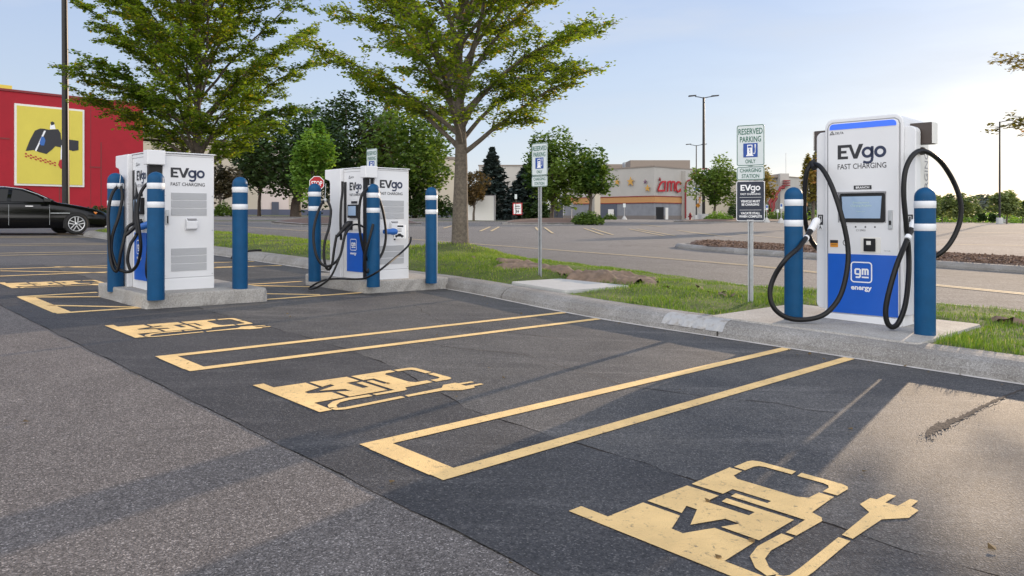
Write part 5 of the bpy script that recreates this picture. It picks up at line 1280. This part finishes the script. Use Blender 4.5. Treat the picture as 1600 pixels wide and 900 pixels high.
# ------------------------------------------------------------------ street furniture, far
def base_at(u, D): x = (u - 800) / FPX * D; return Vector((x, D, gz(x, D)))
def box_thing(name, label, cat, u0, u1, v0, D, dep, m, part, rz=0, bevel=.02, group=None):
    x0 = (u0 - 800) / FPX * D; x1 = (u1 - 800) / FPX * D; xm = (x0 + x1) / 2; w2 = (x1 - x0) / 2; g0 = gz(xm, D); t = thing(name, label, cat, (xm, D, g0), rz, group)
    a = MB(); a.box(-w2, w2, 0, dep, -.1, CAMZ + (337 - v0) / FPX * D - g0); a.build(part, m, t, bevel=bevel); return t, w2, CAMZ + (337 - v0) / FPX * D - g0
t, w2, hh = box_thing('enclosure_wall', 'pale grey free standing enclosure panel right of the maple trunk', 'fence', 730, 773, 306, 68, .2, M['blockgrey'], 'panel'); t_ = [o for o in bpy.data.objects if o.parent == t][0]; t_.data.materials[0] = M['offwhite']
a = MB(); a.box(w2 - .08, w2 + .08, -.04, .24, -.1, hh + .08); a.build('post', M['seam'], t); a = MB(); a.box(-w2, w2 - .085, -.02, .22, hh + .002, hh + .06); a.build('cap_rail', M['seam'], t)
t, w2, hh = box_thing('utility_cabinet', 'dark grey double door utility cabinet among the spruces', 'cabinet', 861, 880, 315, 70, 1.2, M['slate'], 'cabinet')
a = MB(); a.box(-.02, .02, -.006, .0, .1, hh - .1); a.build('door_gap', M['black'], t); a = MB(); a.box(.08, .14, -.03, -.001, hh * .5, hh * .58); a.build('handle', M['steel'], t)
# framed notice board
b = base_at(808.5, 66); t = thing('notice_board', 'small red framed white notice board in front of the spruces', 'sign', b); k = 66 / FPX
a = MB(); a.box(-.42, -.36, 0, .06, -.1, .95); a.box(.36, .42, 0, .06, -.1, .95); a.build('post', M['bronze'], t)
zt = CAMZ + (337 - 317) * k - b.z; a = MB(); a.box(-.42, .42, -.03, .09, zt - 1.05, zt); fr0 = a.build('frame', M['stopred'], t, bevel=.01)
a = MB(); a.box(-.33, .33, -.045, -.031, zt - .96, zt - .09); a.build('board', M['whiteprint'], t)
a = MB(); f = lambda x, z: (x, -.048, z)
text(a, 'OPEN', -.2, .2, zt - .36, zt - .24, f, .03); text(a, 'WEEKENDS', -.25, .25, zt - .55, zt - .45, f, .03); text(a, '54', -.12, .14, zt - .85, zt - .65, f, .05); a.build('lettering', M['ink'], t)
b = base_at(806, 65); t = thing('sign_pole', 'thin pole with a small white plate in front of the red framed notice board', 'sign', b)
a = MB(); a.tube([(0, 0, -.1), (0, 0, 2.3)], .03, 6); a.build('post', M['bronze'], t); a = MB(); a.box(-.10, .10, -.035, -.03, 1.95, 2.35); a.build('sign_plate', M['signface'], t)
# stop sign
b = base_at(495, 40); t = thing('stop_sign', 'red octagonal stop sign above the left bollard of the middle island', 'stop sign', b, R(8)); zc_ = CAMZ + (337 - 286.5) * 40 / FPX - b.z
a = MB(); u_post(a, zc_ + .3); a.build('post', M['steel'], t)
oc = [(.41 * math.cos(R(22.5 + 45 * i)), zc_ + .41 * math.sin(R(22.5 + 45 * i))) for i in range(8)]
a = MB(); a.prism(oc, lambda x, z: (x, -.004, z), lambda x, z: (x, -.008, z)); pl = a.build('sign_plate', M['whiteprint'], t)
oc = [(.375 * math.cos(R(22.5 + 45 * i)), zc_ + .375 * math.sin(R(22.5 + 45 * i))) for i in range(8)]
a = MB(); a.poly(oc, lambda x, z: (x, -.0105, z)); a.build('red_field', M['stopred'], pl)
a = MB(); text(a, 'STOP', -.285, .285, zc_ - .125, zc_ + .125, lambda x, z: (x, -.0130, z), .02); a.build('lettering', M['whiteprint'], pl)
# small far signs
def small_sign(u, D, vtop, label, wpx=5, hpx=8, face='signface', diamond=False, cone=True):
    b = base_at(u, D); k = D / FPX; t = thing('small_sign', label, 'sign', b, 0, 'small signs across the lot'); zt = CAMZ + (337 - vtop) * k - b.z
    a = MB(); a.tube([(0, 0, 0), (0, 0, zt)], .035, 6); a.build('post', M['steel'], t)
    a = MB(); w2 = wpx * k / 2; h2 = hpx * k
    if diamond: a.prism([(0, zt), (-w2, zt - w2), (0, zt - 2 * w2), (w2, zt - w2)], lambda x, z: (x, -.04, z), lambda x, z: (x, -.05, z))
    else: a.prism(rrect(-w2, w2, zt - h2, zt, w2 * .2), lambda x, z: (x, -.04, z), lambda x, z: (x, -.05, z))
    a.build('sign_plate', M[face], t)
    if cone: a = MB(); a.lathe([(.42, -.1), (.34, .12), (.10, .5), (.06, .52)], seg=10); a.build('base', M['slab'], t)
    return t, zt, w2, h2
small_sign(893, 66, 317, 'small white sign under the lighter green tree', 5, 7, cone=False)
small_sign(975.5, 105, 318, 'white sign on a concrete foot in front of the theatre loading door', 4, 6)
for u, D, v, lab in ((1198, 80, 320, 'left small blue and white sign on a concrete foot'), (1220.5, 78, 318, 'right small blue and white sign on a concrete foot')):
    t, zt, w2, h2 = small_sign(u, D, v, lab, 4, 8)
    a = MB(); a.box(-w2 * .7, w2 * .7, -.056, -.051, zt - h2 * .62, zt - h2 * .12); a.build('symbol_field', M['signblue'], t)
small_sign(1090.5, 84, 317, 'orange diamond warning sign left of the tall lamp post', 8, 8, 'orange', True, cone=False)
small_sign(1215, 90, 327, 'small white plate between the two signs with concrete feet', 4, 5, cone=False)
def lamppost(u, D, vtop, label, heads, r=.11, basepx=None, tall=None, m='bronze'):
    b = base_at(u, D); k = D / FPX; H_ = (CAMZ + (337 - vtop) * k - b.z) if tall is None else tall; t = thing('lamp_post', label, 'lamp post', b, 0, 'parking lot lamp posts')
    a = MB(); a.tube([(0, 0, 0), (0, 0, H_ * .5), (0, 0, H_)], 0, 10, rs=[r, r * .85, r * .7]); a.build('pole', M[m], t)
    a = MB(); a.lathe([(r * 3.2, -.2), (r * 3.2, .75), (r * 2.9, .82)], seg=16); a.build('base', M['slab'], t)
    for sx in heads:
        a = MB(); a.tube([(0, 0, H_ - .1), (sx * .5, 0, H_ + .02), (sx * 1.0, 0, H_ + .10)], .05, 6)
        x0, x1 = sorted((sx * .9, sx * 1.75)); a.prism([(x0, H_ + .06), (x1, H_ + .16), (x1, H_ + .26), (x0, H_ + .20)], lambda x, z: (x, -.2, z), lambda x, z: (x, .2, z)); a.build('lamp_head', M['bronze'], t)
    return t
# left near pole
b = base_at(103, 27); t = thing('lamp_post', 'thick black lamp post behind the car, running out of the top', 'lamp post', b, 0, 'parking lot lamp posts')
a = MB(); a.tube([(0, 0, 0), (-.03, 0, 6), (-.08, 0, 11)], 0, 14, rs=[.125, .105, .085]); a.build('pole', M['bronze'], t)
a = MB(); a.lathe([(.30, -.2), (.30, .7), (.27, .76)], seg=20); a.build('base', M['slab'], t)
a = MB(); a.tube([(-.08, 0, 10.9), (.6, 0, 11.05)], .05, 6); a.prism([(.5, 11.0), (1.4, 11.0), (1.4, 11.2), (.5, 11.15)], lambda x, z: (x, -.2, z), lambda x, z: (x, .2, z)); a.build('lamp_head', M['bronze'], t)
lp = lamppost(1099.5, 88, 152, 'tallest far lamp post with two heads, carrying the square number six sign', (-1, 1), .19)
lamppost(1088, 128, 227, 'shorter double headed lamp post left of the tallest one', (-1, 1), .12)
lamppost(1562, 100, 190, 'thin lamp post at the right edge standing on a pale concrete foot', (1,), .13)
lamppost(1569, 150, 320, 'small far pole right of the thin lamp post at the right edge', (), .12)
def lotsign(u, D, v0, v1, wpx, label, face, txt, ink, border):
    k = D / FPX; b = Vector(((u - 800) * k, D - .35, CAMZ + (337 - v1) * k)); t = thing('lot_number_sign', label, 'sign', b); h = (v1 - v0) * k; w2 = wpx * k / 2
    a = MB(); a.box(-w2, w2, 0, .12, 0, h); a.build('frame', border, t, bevel=.01)
    a = MB(); a.box(-w2 * .82, w2 * .82, -.012, -.001, h * .09, h * .91); a.build('sign_plate', face, t)
    a = MB(); a.poly([(0, 0)] * 0 or [(-w2 * .1, h * .2), (-w2 * .1, h * .2001), (-w2 * .0999, h * .2)], lambda x, z: (x, -.02, z)); a = MB()
    text(a, txt[0], -w2 * .62, w2 * .25, h * .20, h * .82, lambda x, z: (x, -.020, z), .03)
    if len(txt) > 1: text(a, txt[1], w2 * .38, w2 * .68, h * .2, h * .38, lambda x, z: (x, -.020, z), .03)
    a.build('lettering', ink, t); return t
lotsign(1098.5, 88, 263.5, 282, 17, 'square white number six sign with a maroon frame on the tallest lamp post', M['whiteprint'], '6B', M['ink'], M['maroon'])
lotsign(1088, 128, 292.5, 300, 10, 'small dark number six sign on the shorter lamp post', M['signblue'], '6', M['whiteprint'], M['whiteprint'])
# hydrant
b = base_at(1078.5, 84); t = thing('fire_hydrant', 'red fire hydrant at the left tip of the lamp post island', 'fire hydrant', b)
a = MB(); a.lathe([(.16, 0), (.16, .06), (.11, .08), (.11, .55), (.15, .57), (.15, .62), (.12, .70), (.06, .78), (.03, .80), (.03, .85)], seg=14, T=Matrix.Scale(1.15, 4)); a.build('barrel', M['maroon'], t)
a = MB(); a.tube([(-.24, 0, .5), (.24, 0, .5)], .065, 8); a.tube([(0, -.22, .42), (0, 0, .42)], .08, 8); a.build('nozzle', M['maroon'], t)
# black cable end on the kerb
a = MB(); a.tube(cr([P3(6.60, 14.62, .02), P3(6.72, 14.55, .10), P3(6.86, 14.48, .17), P3(7.05, 14.35, .19)], 5), .022, 8); a.lathe([(.045, 0), (.045, .04), (.02, .06)], P3(6.58, 14.63, .0), 10)
tag(a.build('cable_stub', M['rubber']), 'short black cable end bent over the kerb behind the near left charger', 'cable')

# ------------------------------------------------------------------ car (black sedan seen from its right side)
cq = 26.75; cp = 6.70      # front axle
wl = P3(cp, cq, 0)
car = thing('parked_car', 'shiny black sedan parked at the left edge with bright alloy wheels', 'car', P3(cp, cq, .01), math.atan2(.701, .713))
# local x forward (p), local y left, z up
WB = 2.70; Wd = .88
prof_low = [(.86, .30), (.93, .42), (.94, .55), (.88, .66), (.70, .75), (.35, .85), (-.30, .93), (-.55, .97)]
def section():
    # outline stations: x, belt z, roof z, half width, roof half width
    return
a = MB()
xs_ = [.96, .93, .84, .60, .20, -.25, -.45, -.80, -1.30, -1.70, -2.10, -2.60, -3.0, -3.35, -3.60, -3.70]
belt = {.96: .56, .93: .62, .84: .68, .60: .76, .20: .85, -.25: .93, -.45: .96}
vs = []; secs = []
for x in xs_:
    zt = belt.get(x, .98); 
    if x < -2.9: zt = 1.0 - (-2.9 - x) * .06
    hw = Wd * (1 - max(0, (x - .2)) ** 2 * .32) * (1 - max(0, -2.9 - x) ** 2 * .25); zb = .20 + (.10 if x > .9 or x < -3.6 else 0)
    ring_ = [(x, -hw * .90, zb), (x, -hw * .985, zb + .12), (x, -hw, .52 if zt > .6 else zt - .05), (x, -hw * .975, max(zt - .10, .54)), (x, -hw * .90, zt), (x, -hw * .45, zt + .035), (x, 0, zt + .045)]
    ring_ += [(a_, -b_, c_) for a_, b_, c_ in ring_[-2::-1]]
    secs.append(ring_)
n = len(secs[0])
for s_ in secs: vs += s_
a.add(vs, [(i * n + j, (i + 1) * n + j, (i + 1) * n + j + 1, i * n + j + 1) for i in range(len(secs) - 1) for j in range(n - 1)] + [tuple(range(n))[::-1], tuple(range((len(secs) - 1) * n, len(secs) * n))], True)
cabx = [(-.42, .95), (-.95, 1.22), (-1.35, 1.385), (-1.80, 1.44), (-2.35, 1.42), (-2.80, 1.30), (-3.30, 1.02)]
a.build('body', M['carpaint'], car)
a = MB(); vs = []
for (x, z) in cabx:
    k = (z - .95) / .49; hw = .80 - .22 * k
    vs += [(x, -.82, .94), (x, -hw, max(z - .05, .945)), (x, -hw * .8, z), (x, 0, z + .02), (x, hw * .8, z), (x, hw, max(z - .05, .945)), (x, .82, .94)]
a.add(vs, [(i * 7 + j, (i + 1) * 7 + j, (i + 1) * 7 + j + 1, i * 7 + j + 1) for i in range(len(cabx) - 1) for j in range(6)] + [(0, 1, 2, 3, 4, 5, 6), tuple(range((len(cabx) - 1) * 7, len(cabx) * 7))[::-1]], True)
a.build('cabin', M['carpaint'], car)
def side_y(z, sgn=-1): k = max(0, (z - .95) / .49); return sgn * (.805 - .20 * k + .012)
for sgn in (-1, 1):
    for pl in ([(-.78, .99), (-1.02, 1.16), (-1.42, 1.32), (-1.62, 1.345), (-1.70, .99)], [(-1.80, .99), (-1.72, 1.35), (-2.30, 1.345), (-2.62, 1.24), (-2.78, 1.0)]):
        a = MB(); a.poly(pl, lambda x, z: (x, side_y(z, sgn), z)); a.build('side_window', M['glass'], car)
a = MB(); a.poly([(-.55, -.70), (-1.24, -.56), (-1.24, .56), (-.55, .70)], lambda x, y: (x, y, .95 + (-.42 - x) * .505 + .022)); a.build('windscreen', M['glass'], car)
a = MB()
for sgn in (-1, 1): a.tube([(-.66, side_y(1.0, sgn), 1.045), (-.98, side_y(1.2, sgn) * .985, 1.215), (-1.38, side_y(1.34, sgn) * .97, 1.372), (-1.80, side_y(1.4, sgn) * .97, 1.418), (-2.35, side_y(1.4, sgn) * .97, 1.398)], .012, 5)
a.build('roof_trim', M['chrome'], car)
a = MB()
for x in (-1.25, -2.35):
    a.box(x - .10, x + .10, -Wd * .995 - .012, -Wd * .96, .845, .868)
a.build('door_handle', M['chrome'], car)
a = MB(); 
for x in (-.72, -1.76): a.box(x - .004, x + .004, -Wd - .0025, -Wd * .975, .30, .90)
a.box(-.70, -.18, -Wd - .003, -Wd + .01, .64, .665); a.build('door_gap', M['steel'], car)
a = MB(); a.tube([(-.78, -.84, 1.0), (-.80, -.93, 1.02)], .03, 6); a.prism([(-.70, .98), (-.90, .98), (-.90, 1.10), (-.74, 1.09)], lambda x, z: (x, -.92, z), lambda x, z: (x, -1.04, z)); a.build('mirror', M['carpaint'], car, bevel=.02)
for sgn in (-1, 1):
    a = MB(); a.prism([(.50, .70), (.80, .645), (.915, .58), (.915, .50), (.72, .56)], lambda x, z: (x, sgn * (.865 - max(0, x - .45) * .42), z), lambda x, z: (x, sgn * (.78 - max(0, x - .45) * .40), z)); hl = a.build('headlight', M['lamp'], car)
    a = MB(); a.prism([(.48, .70), (.60, .675), (.60, .60), (.52, .64)], lambda x, z: (x, sgn * (.872 - max(0, x - .45) * .42), z), lambda x, z: (x, sgn * (.866 - max(0, x - .45) * .42), z)); a.build('indicator', M['amber'], hl)
a = MB(); a.box(.60, .945, -.62, .62, .215, .245); a.box(.93, .968, -.45, .45, .46, .54); a.tube([(.945, -.60, .33), (.955, .60, .33)], .02, 6); a.build('grille', M['chrome'], car)
for x0 in (0., -WB):
    for sgn in (-1, 1):
        T = Matrix.Translation((x0, sgn * .80, .325)) @ Matrix.Rotation(R(-90) * sgn, 4, 'X')   # disc axis across the car; outer face at local -z*sgn
        wh = MB(); wh.lathe([(.20, -.10), (.31, -.10), (.325, -.07), (.325, .07), (.31, .10), (.235, .105), (.23, .06)], seg=36, T=T); w_ = wh.build('wheel', M['tyre'], car)
        rm = MB(); rm.lathe([(.232, .03), (.232, .108), (.215, .108), (.21, .06), (.05, .055)], seg=36, T=T)
        for k in range(5):
            an = R(90 + 72 * k); c, s_ = math.cos(an), math.sin(an)
            for off in (-.028, .028):
                vs = []
                for (r_, wd_) in ((.03, .022), (.218, .026)):
                    for z in (.075, .10):
                        for e in (-1, 1): xx = r_ * c - (off * (1 + r_ * 3) + e * wd_ * .5) * s_; yy = r_ * s_ + (off * (1 + r_ * 3) + e * wd_ * .5) * c; vs.append(T @ Vector((xx, yy, z)))
                rm.add(vs, [(0, 1, 3, 2), (4, 6, 7, 5), (0, 2, 6, 4), (1, 5, 7, 3), (2, 3, 7, 6), (0, 4, 5, 1)])
        rm.lathe([(.05, .06), (.05, .108), (.02, .112)], seg=16, T=T); rm.build('rim', M['alloy'], w_)
        di = MB(); di.lathe([(.21, .02), (.21, .05), (.01, .052)], seg=24, T=T); di.build('brake_disc', M['black'], w_)
        ar = MB()
        pts = [(x0 + .365 * math.cos(R(k)), .325 + .365 * math.sin(R(k))) for k in range(0, 181, 15)]; ar.poly([(x0 - .365, .20)] + pts[::-1] + [(x0 + .365, .20)], lambda x, z: (x, sgn * (Wd * (1 - max(0, (x - .2)) ** 2 * .32) + .002), z)); ar.build('wheel_arch', M['black'], car)
